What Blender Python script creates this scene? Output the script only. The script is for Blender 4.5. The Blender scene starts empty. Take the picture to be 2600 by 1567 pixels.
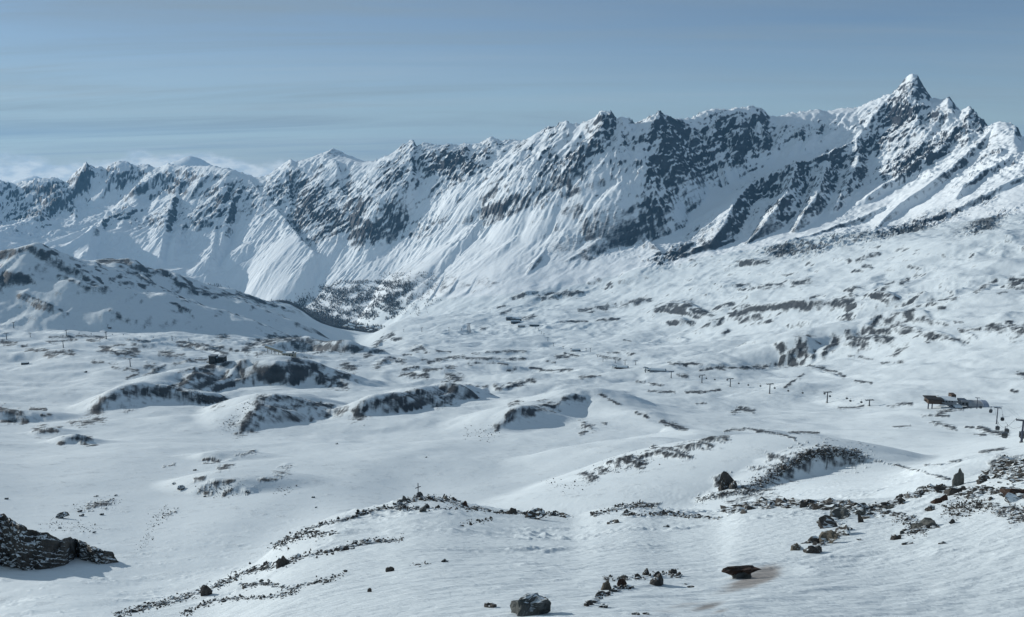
import bpy, bmesh, math, random
import numpy as np
from mathutils import Vector, Matrix, Quaternion

# ------------------------------------------------------------------ camera
F = 2252.0                       # focal length in photo pixels (photo is 2600 x 1567)
CX, CY = 1300.0, 783.5
PITCH = math.radians(9.4)
scene = bpy.context.scene
COL = scene.collection
cam_data = bpy.data.cameras.new('camera')
cam_data.sensor_width = 36.0
cam_data.lens = 36.0 * F / 2600.0
cam_data.clip_start = 0.2
cam_data.clip_end = 200000.0
cam = bpy.data.objects.new('camera', cam_data)
COL.objects.link(cam)
cam.location = (0, 0, 0)
cam.rotation_euler = (math.pi / 2 - PITCH, 0, 0)
scene.camera = cam

# ------------------------------------------------------------------ sun, sky, exposure
SUN_AZ = math.radians(-59)       # measured from the viewing direction (+Y), negative = left
SUN_EL = math.radians(15.5)
sd = Vector((math.sin(SUN_AZ) * math.cos(SUN_EL), math.cos(SUN_AZ) * math.cos(SUN_EL), math.sin(SUN_EL)))
sun_data = bpy.data.lights.new('sun', 'SUN')
sun_data.energy = 5.0
sun_data.angle = math.radians(0.53)
sun_data.color = (1.0, 0.98, 0.925)
sun = bpy.data.objects.new('sun', sun_data)
COL.objects.link(sun)
sun.rotation_euler = sd.to_track_quat('Z', 'Y').to_euler()

world = bpy.data.worlds.new('World')
scene.world = world
world.use_nodes = True
wn = world.node_tree; wn.nodes.clear()
def wnode(t, **kw):
    n = wn.nodes.new(t)
    for k, v in kw.items(): setattr(n, k, v)
    return n
w_out = wnode('ShaderNodeOutputWorld')
w_bg = wnode('ShaderNodeBackground'); w_bg.inputs['Strength'].default_value = 0.118
w_sky = wnode('ShaderNodeTexSky', sky_type='NISHITA', sun_disc=False)
w_sky.sun_elevation = SUN_EL
w_sky.sun_rotation = SUN_AZ
w_sky.altitude = 3400; w_sky.air_density = 1.0; w_sky.dust_density = 0.0; w_sky.ozone_density = 2.0
# a thin veil of high cloud: stretched noise over a flat cloud layer (direction divided by height)
tc = wnode('ShaderNodeTexCoord')
sep = wnode('ShaderNodeSeparateXYZ'); wn.links.new(tc.outputs['Generated'], sep.inputs[0])
def wmath(op, a, b=None, c=None):
    n = wnode('ShaderNodeMath', operation=op)
    for i, v in enumerate((a, b, c)):
        if v is None: continue
        if isinstance(v, (int, float)): n.inputs[i].default_value = v
        else: wn.links.new(v, n.inputs[i])
    return n.outputs[0]
hz = wmath('ADD', wmath('MAXIMUM', sep.outputs['Z'], 0.0), 0.10)
cxn = wmath('DIVIDE', sep.outputs['X'], hz)
cyn = wmath('DIVIDE', sep.outputs['Y'], hz)
comb = wnode('ShaderNodeCombineXYZ'); wn.links.new(cxn, comb.inputs[0]); wn.links.new(cyn, comb.inputs[1])
def wnoise(vec, scale, detail, sx, sy, rot=0.0, rough=0.55, dist=0.0, off=(0, 0, 0)):
    m = wnode('ShaderNodeMapping'); m.inputs['Scale'].default_value = (sx, sy, 1); m.inputs['Rotation'].default_value = (0, 0, rot)
    m.inputs['Location'].default_value = off
    wn.links.new(vec, m.inputs[0])
    n = wnode('ShaderNodeTexNoise'); n.inputs['Scale'].default_value = scale; n.inputs['Detail'].default_value = detail
    n.inputs['Roughness'].default_value = rough; n.inputs['Distortion'].default_value = dist
    wn.links.new(m.outputs[0], n.inputs['Vector'])
    return n.outputs[0]
def wramp(v, a, b):
    n = wnode('ShaderNodeMapRange', interpolation_type='SMOOTHSTEP'); n.inputs[1].default_value = a; n.inputs[2].default_value = b
    wn.links.new(v, n.inputs[0]); return n.outputs[0]
veil_a = wramp(wnoise(comb.outputs[0], 0.30, 5, 0.5, 1.0, 0.35, 0.5, 0.4, (-1.7, 1.1, 0)), 0.40, 0.66)
veil_b = wramp(wnoise(comb.outputs[0], 1.1, 7, 0.22, 1.0, 0.3, 0.62, 0.6, (3, 1, 0)), 0.40, 0.75)
side = wmath('MULTIPLY', wramp(wmath('MULTIPLY', sep.outputs['X'], -1.0), -0.45, 0.35), 0.36)
veil = wmath('MINIMUM', 0.97, wmath('ADD', side, wmath('ADD', wmath('MULTIPLY', veil_a, 0.40), wmath('ADD', 0.0, wmath('MULTIPLY', veil_b, 0.60)))))
low = wmath('MULTIPLY', wmath('POWER', 2.718, wmath('MULTIPLY', wmath('ABSOLUTE', sep.outputs['Z']), -16.0)), 0.72)
veil = wmath('SUBTRACT', 1.0, wmath('MULTIPLY', wmath('SUBTRACT', 1.0, veil), wmath('SUBTRACT', 1.0, low)))
w_mix = wnode('ShaderNodeMixRGB'); wn.links.new(veil, w_mix.inputs[0]); wn.links.new(w_sky.outputs[0], w_mix.inputs[1])
w_mix.inputs[2].default_value = (2.75, 3.6, 4.3, 1)
# brighter wisps within the veil
wisp = wmath('MULTIPLY', wramp(wnoise(comb.outputs[0], 0.75, 8, 0.16, 1.0, 0.42, 0.6, 0.9, (5.2, 2.0, 0)), 0.47, 0.72), wmath('ADD', 0.12, wmath('MULTIPLY', side, 1.0)))
w_wisp = wnode('ShaderNodeMixRGB'); wn.links.new(wisp, w_wisp.inputs[0]); wn.links.new(w_mix.outputs[0], w_wisp.inputs[1]); w_wisp.inputs[2].default_value = (4.6, 5.3, 5.8, 1)
# a bank of low cumulus lying along the horizon and below it
stretch = wnode('ShaderNodeMapping'); stretch.inputs['Scale'].default_value = (1, 1, 2.6); wn.links.new(tc.outputs['Generated'], stretch.inputs[0])
puff = wnoise(stretch.outputs[0], 26.0, 7, 1, 1, 0, 0.6, 0.3); roll = wnoise(stretch.outputs[0], 7.0, 3, 1, 1, 0.4, 0.5)
top = wmath('ADD', wmath('MULTIPLY', wmath('SUBTRACT', puff, 0.5), 0.030), wmath('ADD', 0.008, wmath('MULTIPLY', wmath('SUBTRACT', roll, 0.5), 0.070)))
bank = wmath('MULTIPLY', wramp(wmath('SUBTRACT', top, sep.outputs['Z']), -0.002, 0.012), 0.92)
shade = wnoise(stretch.outputs[0], 40.0, 5, 1, 1, 0.9, 0.6)
w_cl = wnode('ShaderNodeMixRGB'); wn.links.new(wramp(shade, 0.35, 0.65), w_cl.inputs[0]); w_cl.inputs[1].default_value = (4.2, 5.2, 6.2, 1); w_cl.inputs[2].default_value = (7.0, 7.6, 8.0, 1)
w_mix2 = wnode('ShaderNodeMixRGB'); wn.links.new(bank, w_mix2.inputs[0]); wn.links.new(w_wisp.outputs[0], w_mix2.inputs[1]); wn.links.new(w_cl.outputs[0], w_mix2.inputs[2])
wn.links.new(w_mix2.outputs[0], w_bg.inputs['Color'])
wn.links.new(w_bg.outputs[0], w_out.inputs['Surface'])

vs = scene.view_settings
vs.view_transform = 'Standard'; vs.look = 'None'; vs.exposure = -0.38; vs.gamma = 1.0; vs.use_curve_mapping = False
scene.cycles.max_bounces = 6
scene.cycles.diffuse_bounces = 3
scene.cycles.volume_bounces = 1
# ------------------------------------------------------------------ helpers: photo pixel -> direction
SP, CP = math.sin(PITCH), math.cos(PITCH)
def ray(px, py):
    """azimuth and tangent of elevation of a photo pixel (arrays or numbers)"""
    u = (np.asarray(px, float) - CX) / F; v = (CY - np.asarray(py, float)) / F
    dx = u; dy = CP + v * SP; dz = -SP + v * CP
    return np.arctan2(dx, dy), dz / np.hypot(dx, dy)
def to_pixel(x, y, z):
    depth = y * CP - z * SP
    up = y * SP + z * CP
    depth = np.maximum(depth, 1e-3)
    return CX + F * x / depth, CY - F * up / depth

# ------------------------------------------------------------------ noise
_rng = np.random.RandomState(7)
_perm = np.concatenate([_rng.permutation(256)] * 2).astype(np.int32)
_ga = _rng.rand(256) * 2 * np.pi
_gx = np.cos(_ga).astype(np.float32); _gy = np.sin(_ga).astype(np.float32)
def perlin(x, y, seed=0):
    x = np.asarray(x, np.float64) + seed * 37.17; y = np.asarray(y, np.float64) + seed * 91.73
    xi = np.floor(x); yi = np.floor(y)
    fx = (x - xi).astype(np.float32); fy = (y - yi).astype(np.float32)
    xi = xi.astype(np.int64).astype(np.int32) & 255; yi = yi.astype(np.int64).astype(np.int32) & 255
    u = fx * fx * fx * (fx * (fx * 6 - 15) + 10); v = fy * fy * fy * (fy * (fy * 6 - 15) + 10)
    x1 = (xi + 1) & 255; y1 = (yi + 1) & 255
    def g(a, b, dx, dy):
        h = _perm[_perm[a] + b]
        return _gx[h] * dx + _gy[h] * dy
    n00 = g(xi, yi, fx, fy); n10 = g(x1, yi, fx - 1, fy)
    n01 = g(xi, y1, fx, fy - 1); n11 = g(x1, y1, fx - 1, fy - 1)
    a = n00 + u * (n10 - n00); b = n01 + u * (n11 - n01)
    return (a + v * (b - a)) * 1.5
def fbm(x, y, octaves, seed=0, gain=0.5, lac=2.03):
    s = 0; a = 1.0; t = 0
    for o in range(octaves):
        s = s + a * perlin(x * lac ** o, y * lac ** o, seed + o * 3); t += a; a *= gain
    return s / t
def ridged(x, y, octaves, seed=0, gain=0.5, lac=2.07):
    """0..1, sharp crests"""
    s = 0; a = 1.0; t = 0; w = 1.0
    for o in range(octaves):
        n = 1 - np.abs(perlin(x * lac ** o, y * lac ** o, seed + o * 5)) * 1.6
        n = np.clip(n, 0, 1); n = n * n
        s = s + a * n * w; t += a; a *= gain
        w = np.clip(n * 1.6, 0.25, 1)
    return s / t
def sstep(a, b, x):
    t = np.clip((x - a) / (b - a), 0, 1); return t * t * (3 - 2 * t)

# ------------------------------------------------------------------ the lie of the land: lines across the view, near to far
def knot(rows, dz=0.0):
    """rows: (px, py, distance) or (px, None, distance, z) -> azimuth, distance, height arrays"""
    A, D, Z = [], [], []
    for r in rows:
        if r[1] is None:
            a, _ = ray(r[0], 800); z = r[3]
        else:
            a, t = ray(r[0], r[1]); z = r[2] * t
        A.append(float(a)); D.append(r[2]); Z.append(z + dz)
    o = np.argsort(A)
    return np.array(A)[o], np.array(D, float)[o], np.array(Z, float)[o]

SKY_LINE = [(-900,470,13500),(-300,440,13500),(0,459,13400),(37,468,13300),(60,459,13200),(90,452,13000),(113,448,12900),(139,447,12900),(172,462,12900),(190,440,12900),(205,429,12850),(219,411,12800),
 (226,422,12800),(241,426,12800),(252,422,12800),(268,428,12800),(278,418,12700),(300,406,12700),(321,407,12700),(340,418,12600),(354,415,12600),(373,415,12500),(387,422,12400),
 (405,424,12300),(427,415,12200),(446,420,12000),(470,418,11800),(522,420,11400),(548,422,11200),(584,428,10900),(614,437,10800),(643,449,10700),(676,447,10600),(716,420,10500),(738,402,10450),(752,411,10400),
 (796,398,10300),(818,396,10200),(844,392,10100),(869,396,10000),(900,405,9800),(919,410,9700),(956,408,9500),(978,396,9400),(996,397,9250),(1022,367,9150),(1049,358,9050),(1058,371,9000),(1073,363,9000),
 (1124,367,8850),(1164,370,8750),(1182,363,8700),(1197,370,8650),(1223,360,8600),(1246,347,8550),(1270,356,8500),(1318,356,8350),(1343,356,8250),(1361,349,8150),(1376,330,8100),(1394,318,8050),(1409,327,8000),
 (1420,312,7950),(1438,305,7900),(1453,316,7850),(1471,316,7800),(1489,308,7750),(1511,297,7700),(1526,281,7650),(1538,286,7650),(1551,281,7650),(1566,301,7650),(1580,294,7650),(1595,301,7650),(1621,316,7700),(1646,301,7700),
 (1675,281,7750),(1697,296,7850),(1718,302,8000),(1755,300,8200),(1791,281,8350),(1817,274,8400),(1853,275,8450),(1883,271,8500),(1912,269,8550),(1934,276,8600),(1956,296,8650),(1970,297,8700),
 (2007,287,8750),(2043,283,8800),(2080,278,8850),(2098,285,8850),(2124,278,8900),(2175,274,8900),(2219,256,8900),(2241,245,8900),(2263,238,8900),(2284,219,8920),(2303,196,8950),(2317,187,8950),(2330,192,8950),
 (2337,208,8950),(2358,238,8900),(2365,249,8850),(2383,252,8750),(2409,247,8600),(2425,267,8550),(2438,281,8450),(2462,267,8300),(2474,285,8250),(2493,303,8200),(2498,322,8150),(2507,326,8050),
 (2533,311,7850),(2555,313,7750),(2577,322,7600),(2595,351,7500),(2700,380,7300),(2900,330,7200),(3500,300,7000)]
FORE = [(-900,2500,9),(-300,2050,14),(0,1740,22),(150,1640,28),(300,1567,36),(400,1533,44),(520,1492,58),(640,1436,80),(720,1378,100),(790,1338,112),(870,1306,125),(960,1288,140),(1010,1274,150),(1060,1266,152),
 (1120,1267,150),(1210,1285,145),(1300,1300,140),(1450,1314,132),(1530,1296,135),(1620,1288,135),(1700,1300,120),(1820,1300,95),(1880,1281,85),(2000,1275,78),(2080,1272,72),(2250,1266,68),(2330,1248,66),(2400,1228,66),(2500,1200,66),(2600,1165,66),(2800,1110,66),(3500,1000,66)]
fa, fd, fz = knot(FORE)
KN = []
KN.append(knot([(-900,None,0.6,-1.9),(3500,None,0.6,-1.7)]))
KN.append(knot([(-900,None,6.5,-6.3),(0,None,6.5,-4.7),(400,None,6.5,-4.45),(900,None,6.5,-4.35),(3500,None,6.5,-4.1)]))
KN.append((fa, np.minimum(14.0, fd * 0.75), np.interp(fa, *[np.array(v) for v in ((-0.8,-0.52,-0.42,-0.3,0,0.5,0.9),(-15,-10.4,-8.7,-7.9,-7.65,-7.4,-7.0))])))
# keep near lines ordered where the slope breaks off early (left)
KN[1] = (KN[1][0], np.minimum(6.5, np.interp(KN[1][0], fa, fd) * 0.5), KN[1][2])
KN.append((fa, fd, fz))
KN.append((fa, fd * 1.7, fz - fd * 0.7 * np.interp(fa, [-0.6,-0.3,0,0.5], [0.62,0.5,0.46,0.52])))
KN.append(knot([(-900,1560,230),(0,1560,170),(300,1545,170),(640,1412,245),(790,1330,300),(870,1288,340),(1060,1250,420),(1300,1288,350),(1500,1280,350),(1700,1275,330),(1800,1285,290),(2080,1248,240),(2300,1228,215),(2450,1185,215),(2600,1135,260),(2800,1080,270),(3500,1000,270)]))
KN.append(knot([(-900,1400,280),(0,1400,265),(300,1400,262),(640,1290,345),(870,1210,455),(1060,1190,500),(1300,1200,490),(1500,1200,490),(1700,1205,440),(1900,1200,430),(2080,1185,430),(2300,1165,440),(2600,1110,480),(2800,1060,490),(3500,960,490)]))
KN.append(knot([(-900,1250,430),(0,1250,420),(300,1200,500),(640,1140,650),(1000,1110,730),(1300,1100,750),(1700,1105,720),(2080,1108,710),(2340,1092,720),(2600,1085,720),(2800,1030,730),(3500,940,720)]))
KN.append(knot([(-900,1090,800),(0,1090,800),(300,1050,1000),(640,1020,1250),(1000,1005,1350),(1300,1000,1350),(1700,1005,1350),(2100,1018,1260),(2340,1012,1150),(2600,1000,1120),(3500,900,1100)]))
KN.append(knot([(-900,930,2000),(0,930,2000),(300,925,2050),(640,940,2100),(1000,945,2150),(1300,935,2300),(1700,945,2000),(2000,950,1800),(2340,945,1550),(2600,925,1500),(3500,840,1500)]))
KN.append(knot([(-900,870,2700),(0,875,2700),(300,880,2700),(640,885,2900),(850,905,3200),(1000,890,3300),(1300,885,3500),(1700,885,3000),(2000,890,2500),(2340,855,2100),(2600,825,2000),(3500,760,2000)]))
KN.append(knot([(-900,840,3300),(0,848,3300),(300,845,3400),(640,848,3900),(780,862,4500),(900,905,4700),(930,880,4600),(960,858,4500),(1100,848,4450),(1300,843,4400),(1700,838,3900),(2000,815,3300),(2340,770,2800),(2600,740,2700),(3500,690,2700)]))
KN.append(knot([(-900,800,3800),(0,826,3700),(300,825,3800),(600,805,4600),(760,822,5200),(850,842,5300),(900,866,5350),(940,860,5200),(970,836,5050),(1050,823,5000),(1300,806,5000),(1500,792,5000),(1700,765,4700),(2000,715,4300),(2340,690,3600),(2600,660,3500),(3500,620,3500)]))
KN.append(knot([(-900,640,5200),(0,668,5000),(175,672,5000),(256,658,5100),(314,658,5100),(336,674,5080),(383,689,5100),(413,685,5150),(431,700,5200),(468,725,5300),(511,736,5400),(603,740,5600),(650,758,5700),(745,778,6000),(822,824,6000),(900,841,5950),(950,848,5700),(1000,819,5500),(1150,800,5400),(1300,790,5400),(1500,760,5500),(1700,725,5300),(2000,660,5000),(2340,620,4300),(2600,590,4100),(3500,550,4100)]))
KN.append(knot([(-900,None,7000,-1350),(500,None,7100,-1380),(700,None,7200,-1390),(830,None,7000,-1360),(900,None,6850,-1318),(960,None,6650,-1270),(1010,814,6350),(1100,802,6000),(1300,772,5700),(1500,735,5800),(1700,690,5700),(2000,630,5500),(2340,592,4950),(2600,566,4700),(3500,530,4700)]))
KN.append(knot([(-900,700,9500),(0,690,9500),(200,700,9300),(400,708,9000),(600,738,8600),(700,772,8250),(780,768,7900),(900,762,7400),(1000,752,7200),(1150,715,6600),(1300,690,6300),(1500,655,6300),(1700,630,6200),(2000,597,6100),(2340,560,5800),(2600,520,5500),(3500,500,5500)]))
KN.append(knot([(-900,600,10800),(0,600,10900),(200,590,10600),(400,620,9800),(600,640,9300),(700,650,8900),(780,650,8500),(900,640,8150),(1000,620,7950),(1150,620,7300),(1300,600,6900),(1500,560,6700),(1700,560,6900),(1850,520,7000),(2000,510,6900),(2200,500,6900),(2340,490,6600),(2500,480,6150),(2600,470,5950),(3500,430,5900)]))
KN.append(knot([(-900,540,12000),(0,530,12200),(200,510,12000),(400,510,11100),(600,530,10100),(700,540,9700),(800,520,9350),(900,500,9000),(1000,490,8550),(1150,465,8150),(1300,450,7750),(1500,420,7200),(1640,430,7150),(1760,460,7500),(1900,430,7900),(2000,400,8000),(2200,380,8100),(2340,370,7800),(2500,400,7000),(2600,400,6700),(3500,370,6500)]))
sa, sdist, sz = knot(SKY_LINE)
KN.append((sa, sdist, sz))
KN.append((sa, sdist + 700, sz - 420))
KN.append((sa, sdist + 2600, sz * 0.2 - 1250))
KN.append(knot([(-900,None,24000,-1700),(3500,None,24000,-1700)]))

def knots_at(az):
    D = np.array([curve(k[0], k[1], az) for k in KN]); Z = np.array([curve(k[0], k[2], az) for k in KN])
    for i in range(1, len(D)): D[i] = np.maximum(D[i], D[i - 1] * 1.002 + 0.3)
    return D, Z
def smooth_cols(a, n):
    if n < 1: return a
    k = np.hanning(2 * n + 3); k /= k.sum()
    p = np.pad(a, (n + 1, n + 1), mode='edge')
    return np.convolve(p, k, mode='valid')
def pchip_eval(D, Z, q):
    """D,Z: K x N sorted in K; q: M x N -> M x N"""
    K, N = D.shape
    h = D[1:] - D[:-1]; s = (Z[1:] - Z[:-1]) / h
    m = np.zeros_like(D)
    same = s[:-1] * s[1:] > 0
    w1 = 2 * h[1:] + h[:-1]; w2 = h[1:] + 2 * h[:-1]
    with np.errstate(divide='ignore', invalid='ignore'):
        hm = (w1 + w2) / (w1 / s[:-1] + w2 / s[1:])
    m[1:-1] = np.where(same, hm, 0); m[0] = s[0]; m[-1] = s[-1]
    out = np.empty_like(q)
    for n in range(N):
        i = np.clip(np.searchsorted(D[:, n], q[:, n]) - 1, 0, K - 2)
        t = (q[:, n] - D[i, n]) / h[i, n]; t = np.clip(t, 0, 1)
        t2 = t * t; t3 = t2 * t
        out[:, n] = (2*t3-3*t2+1)*Z[i, n] + (t3-2*t2+t)*h[i, n]*m[i, n] + (-2*t3+3*t2)*Z[i+1, n] + (t3-t2)*h[i, n]*m[i+1, n]
    return out
def curve(xk, yk, xq):
    if len(xk) > 60: return np.interp(xq, xk, yk)
    return pchip_eval(np.asarray(xk, float)[:, None], np.asarray(yk, float)[:, None], np.clip(np.asarray(xq, float), xk[0], xk[-1])[:, None])[:, 0]
def base_col(az, q):
    D, Z = knots_at(np.array([az]))
    return pchip_eval(D, Z, np.asarray(q, float)[:, None])[:, 0]
def hit(px, py, dmin=8.0, dmax=16000.0, fn=None):
    """first crossing of the pixel's ray with the base land beyond dmin: azimuth, distance, height"""
    a, t = ray(px, py); a = float(a); t = float(t)
    q = np.geomspace(dmin, dmax, 1500)
    z = base_col(a, q) if fn is None else fn(a, q)
    b = z >= q * t
    if not b.any():
        i = int(np.argmax((z - q * t) / q)); return a, q[i], z[i]
    i = int(np.argmax(b))
    if i > 0:
        g0 = z[i-1] - q[i-1]*t; g1 = z[i] - q[i]*t
        k = g0 / (g0 - g1) if g1 != g0 else 0.0
        d = q[i-1] + (q[i] - q[i-1]) * min(max(k, 0), 1)
    else: d = q[i]
    return a, d, d * t

# ------------------------------------------------------------------ grid: finer where the view is finer
NJ = 1200
_p = np.linspace(-700, 3300, 8001)
_w = np.interp(_p, [-700, -420, -60, 2660, 3020, 3300], [0.12, 0.2, 1, 1, 0.2, 0.12]); _w = np.convolve(np.pad(_w, 100, mode='edge'), np.ones(201) / 201, 'valid')
_c = np.cumsum(_w); pxs = np.interp(np.linspace(_c[0], _c[-1], 1010), _c, _p)
AZ = np.arctan((pxs - CX) / (F / CP)); NA = len(AZ)
probe = np.geomspace(1.3, 24000, 6000)
pc = AZ[20:-20:50]
Dp, Zp = knots_at(pc)
zz = pchip_eval(Dp, Zp, np.repeat(probe[:, None], len(pc), 1))
_, pyp = to_pixel(0 * zz, probe[:, None] * np.cos(pc), zz)
pyp = np.clip(pyp, -100, 1600)
dens = np.abs(np.gradient(pyp, axis=0)).mean(1) + 0.05 + 0.0 * probe
dens += 0.10 * sstep(4800, 5600, probe) * (1 - sstep(9500, 14000, probe)) * np.gradient(probe) / 20
cum = np.cumsum(dens); cum = (cum - cum[0]) / (cum[-1] - cum[0])
R = np.interp(np.linspace(0, 1, NJ), cum, probe)
Dk, Zk = knots_at(AZ)
nb = 5
for i in range(len(KN)):          # soften the drawn lines a little, but not the skyline
    if i in (3,): n = 12
    elif i == len(KN) - 4: n = 0
    elif i < 12: n = 45
    else: n = 14
    Dk[i] = smooth_cols(Dk[i], n); Zk[i] = smooth_cols(Zk[i], n)
_el = np.array(curve(fa, fz / fd, AZ)); _el = smooth_cols(_el, 10)
Dk[3] = smooth_cols(np.interp(AZ, fa, fd), 120); Zk[3] = Dk[3] * _el
Dk[4] = Dk[3] * 1.7; Zk[4] = Zk[3] - Dk[3] * 0.7 * np.interp(AZ, [-0.6,-0.3,0,0.5], [0.62,0.5,0.46,0.52])
for i in range(1, len(Dk)): Dk[i] = np.maximum(Dk[i], Dk[i - 1] * 1.002 + 0.3)
Q = np.repeat(R[:, None], NA, 1)
Z0 = pchip_eval(Dk, Zk, Q)
SA, CA = np.sin(AZ), np.cos(AZ)
X = Q * SA; Y = Q * CA
Dcrest = Dk[len(KN) - 4]          # distance of the skyline crest per column
Dfoot = Dk[len(KN) - 7]
Dedge = Dk[3]
Z = Z0.copy()
# ------------------------------------------------------------------ ridges, ribs and hummocks raised on the base land
def span(az_lo, az_hi, d_lo, d_hi):
    i0 = max(int(np.searchsorted(AZ, az_lo)) - 1, 0); i1 = min(int(np.searchsorted(AZ, az_hi)) + 1, NA)
    j0 = max(int(np.searchsorted(R, d_lo)) - 1, 0); j1 = min(int(np.searchsorted(R, d_hi)) + 1, NJ)
    return slice(j0, j1), slice(i0, i1)
def smax(a, b, k):
    h = np.clip(0.5 + 0.5 * (a - b) / k, 0, 1)
    return b + (a - b) * h + k * h * (1 - h)
def spur_world(P, sl, sr, k=12.0, reach=900.0, rnd=0.0):
    """P: list of (x, y, z) crest points; sl / sr: fall of the left / right flank"""
    P = np.array(P, float)
    a = np.arctan2(P[:, 0], P[:, 1]); d = np.hypot(P[:, 0], P[:, 1])
    dm = d.min(); da = min(reach / dm, 0.5)
    js, is_ = span(a.min() - da, a.max() + da, max(d.min() - reach, 1), d.max() + reach)
    x = X[js, is_]; y = Y[js, is_]
    if x.size == 0: return
    best = np.full(x.shape, -1e9)
    for p, q in zip(P[:-1], P[1:]):
        ex, ey = q[0] - p[0], q[1] - p[1]; L2 = ex * ex + ey * ey + 1e-9
        t = np.clip(((x - p[0]) * ex + (y - p[1]) * ey) / L2, 0, 1)
        ox = x - (p[0] + t * ex); oy = y - (p[1] + t * ey)
        dist = np.hypot(ox, oy)
        nx, ny = ey, -ex
        if nx * 0.75 - ny * 0.66 < 0: nx, ny = -nx, -ny      # the steep flank is the one turned away from the sun
        side = (ox * nx + oy * ny) / math.sqrt(L2) / np.maximum(dist, 1e-6)
        s = sl + (sr - sl) * (0.5 + 0.5 * side)
        drop = s * (np.sqrt(dist * dist + rnd * rnd) - rnd)
        drop = drop + s * reach * (dist / reach) ** 4
        best = np.maximum(best, p[2] + t * (q[2] - p[2]) - drop)
    Z[js, is_] = smax(Z[js, is_], best, k)
def spur(pts, sl, sr, k=12.0, dmin=5200.0, reach=900.0, rnd=0.0):
    """pts: (px, py, p): p metres in front of the base face;  (px, py, None, d): at distance d"""
    P = []
    for r in pts:
        if len(r) == 4:
            a, t = ray(r[0], r[1]); d = r[3]; a = float(a); t = float(t)
        else:
            a, d, z = hit(r[0], r[1], dmin); _, t = ray(r[0], r[1]); t = float(t); d -= r[2]
        P.append((d * math.sin(a), d * math.cos(a), d * t))
    L = max(math.dist(p[:2], q[:2]) for p, q in zip(P[:-1], P[1:]))
    if L > 1500: print('LONG SPUR', round(L), pts[0][:2], [round(math.hypot(p[0], p[1])) for p in P])
    spur_world(P, sl, sr, k, reach, rnd)

# far peaks behind the left-hand range
spur([(380,440,None,17000),(440,415,None,17000),(482,390,None,17000),(505,408,None,17000),(560,424,None,17000),(610,440,None,17000),(660,450,None,17000)], 0.55, 0.5, 20, reach=2500)
spur([(-200,470,None,21000),(-40,462,None,21000),(20,470,None,21000),(84,441,None,21000),(130,452,None,21000),(180,470,None,21000)], 0.4, 0.4, 20, reach=3500)
spur([(770,405,None,11400),(810,392,None,11400),(844,377,None,11400),(862,383,None,11400),(900,397,None,11300),(925,409,None,11300),(960,420,None,11300)], 0.5, 0.6, 15, reach=1800)
# left-hand range
spur([(614,437,0),(650,470,105),(690,515,192),(725,555,245),(760,600,245),(800,640,157),(835,655,17)], 0.75, 1.2, 14)
spur([(300,410,35),(280,440,140),(262,470,192),(240,500,105)], 0.8, 1.25, 12)
spur([(219,411,17),(205,450,105),(182,480,140),(150,505,140),(90,545,70)], 0.9, 1.2, 12)
spur([(113,450,17),(150,480,105),(190,520,140),(190,560,52)], 0.8, 1.1, 12)
spur([(427,415,17),(395,455,105),(350,480,140),(300,505,105)], 0.7, 1.2, 12)
spur([(548,424,0),(520,455,105),(470,480,157),(430,505,157),(400,540,105),(380,560,52)], 0.7, 1.2, 12)
spur([(610,475,105),(590,510,157),(575,560,210),(560,620,175),(540,680,70)], 0.6, 1.15, 14)
spur([(690,540,157),(670,590,157),(655,640,122),(640,700,52)], 0.6, 1.15, 14)
spur([(500,500,122),(480,540,157),(450,600,140),(440,650,52)], 0.6, 1.15, 14)
spur([(330,530,105),(265,550,245),(232,590,297),(222,640,210)], 0.45, 1.1, 10)
spur([(250,555,227),(170,585,192),(95,620,105)], 0.5, 0.8, 20)
spur([(470,420,0),(455,470,140),(432,530,240),(418,590,240),(405,640,110)], 0.6, 1.2, 12)
spur([(584,428,0),(575,480,140),(556,540,220),(535,650,180)], 0.55, 1.2, 12)
# the block with the dark crags right of the col
spur([(738,402,0),(725,440,60),(735,480,100),(742,520,120),(735,550,70)], 0.7, 1.1, 14)
spur([(830,396,10),(855,410,70),(860,430,110),(820,470,130),(790,500,120)], 0.8, 1.1, 14)
spur([(860,470,80),(890,510,120),(910,540,120)], 0.7, 1.2, 12)
spur([(780,500,100),(800,560,130),(850,600,110),(900,620,60)], 0.9, 0.9, 14)
spur([(978,396,10),(985,430,80),(950,455,120),(940,500,90),(935,560,50)], 0.7, 1.3, 10)
spur([(1035,362,0),(1045,395,60),(1048,430,110),(1030,470,110),(1010,520,100),(990,570,90),(980,600,40)], 0.7, 1.35, 12)
# long white faces of the middle
spur([(1246,347,0),(1235,390,60),(1222,425,90),(1205,450,50)], 0.8, 1.0, 12)
spur([(1318,356,0),(1300,390,60),(1292,420,80),(1270,455,60),(1220,510,40)], 0.6, 1.1, 10)
spur([(1394,318,0),(1380,345,40),(1355,375,60),(1330,405,70)], 0.6, 1.1, 10)
spur([(1438,305,0),(1430,345,50),(1405,400,80),(1370,450,80),(1330,500,70),(1290,550,40)], 0.6, 1.1, 10)
spur([(1489,308,0),(1470,345,50),(1440,385,80),(1420,425,70),(1400,470,50)], 0.6, 1.0, 10)
spur([(1538,284,0),(1530,330,70),(1500,380,120),(1475,425,120),(1450,480,90),(1420,540,60)], 0.7, 1.2, 10)
spur([(1580,294,0),(1575,350,90),(1560,400,120),(1530,450,100),(1500,520,70),(1470,570,40)], 0.6, 0.9, 10)
spur([(1675,281,0),(1660,310,60),(1635,355,110),(1632,385,140),(1640,420,170),(1620,460,180),(1600,500,180),(1580,530,170),(1566,556,150),(1545,585,120),(1515,610,85),(1480,635,45),(1440,660,10)], 0.45, 1.1, 8)
spur([(1600,500,165),(1650,520,140),(1700,540,110),(1720,560,60)], 0.75, 0.95, 10)
spur([(1570,550,140),(1620,585,120),(1660,620,80),(1680,640,30)], 0.75, 0.95, 10)
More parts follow.
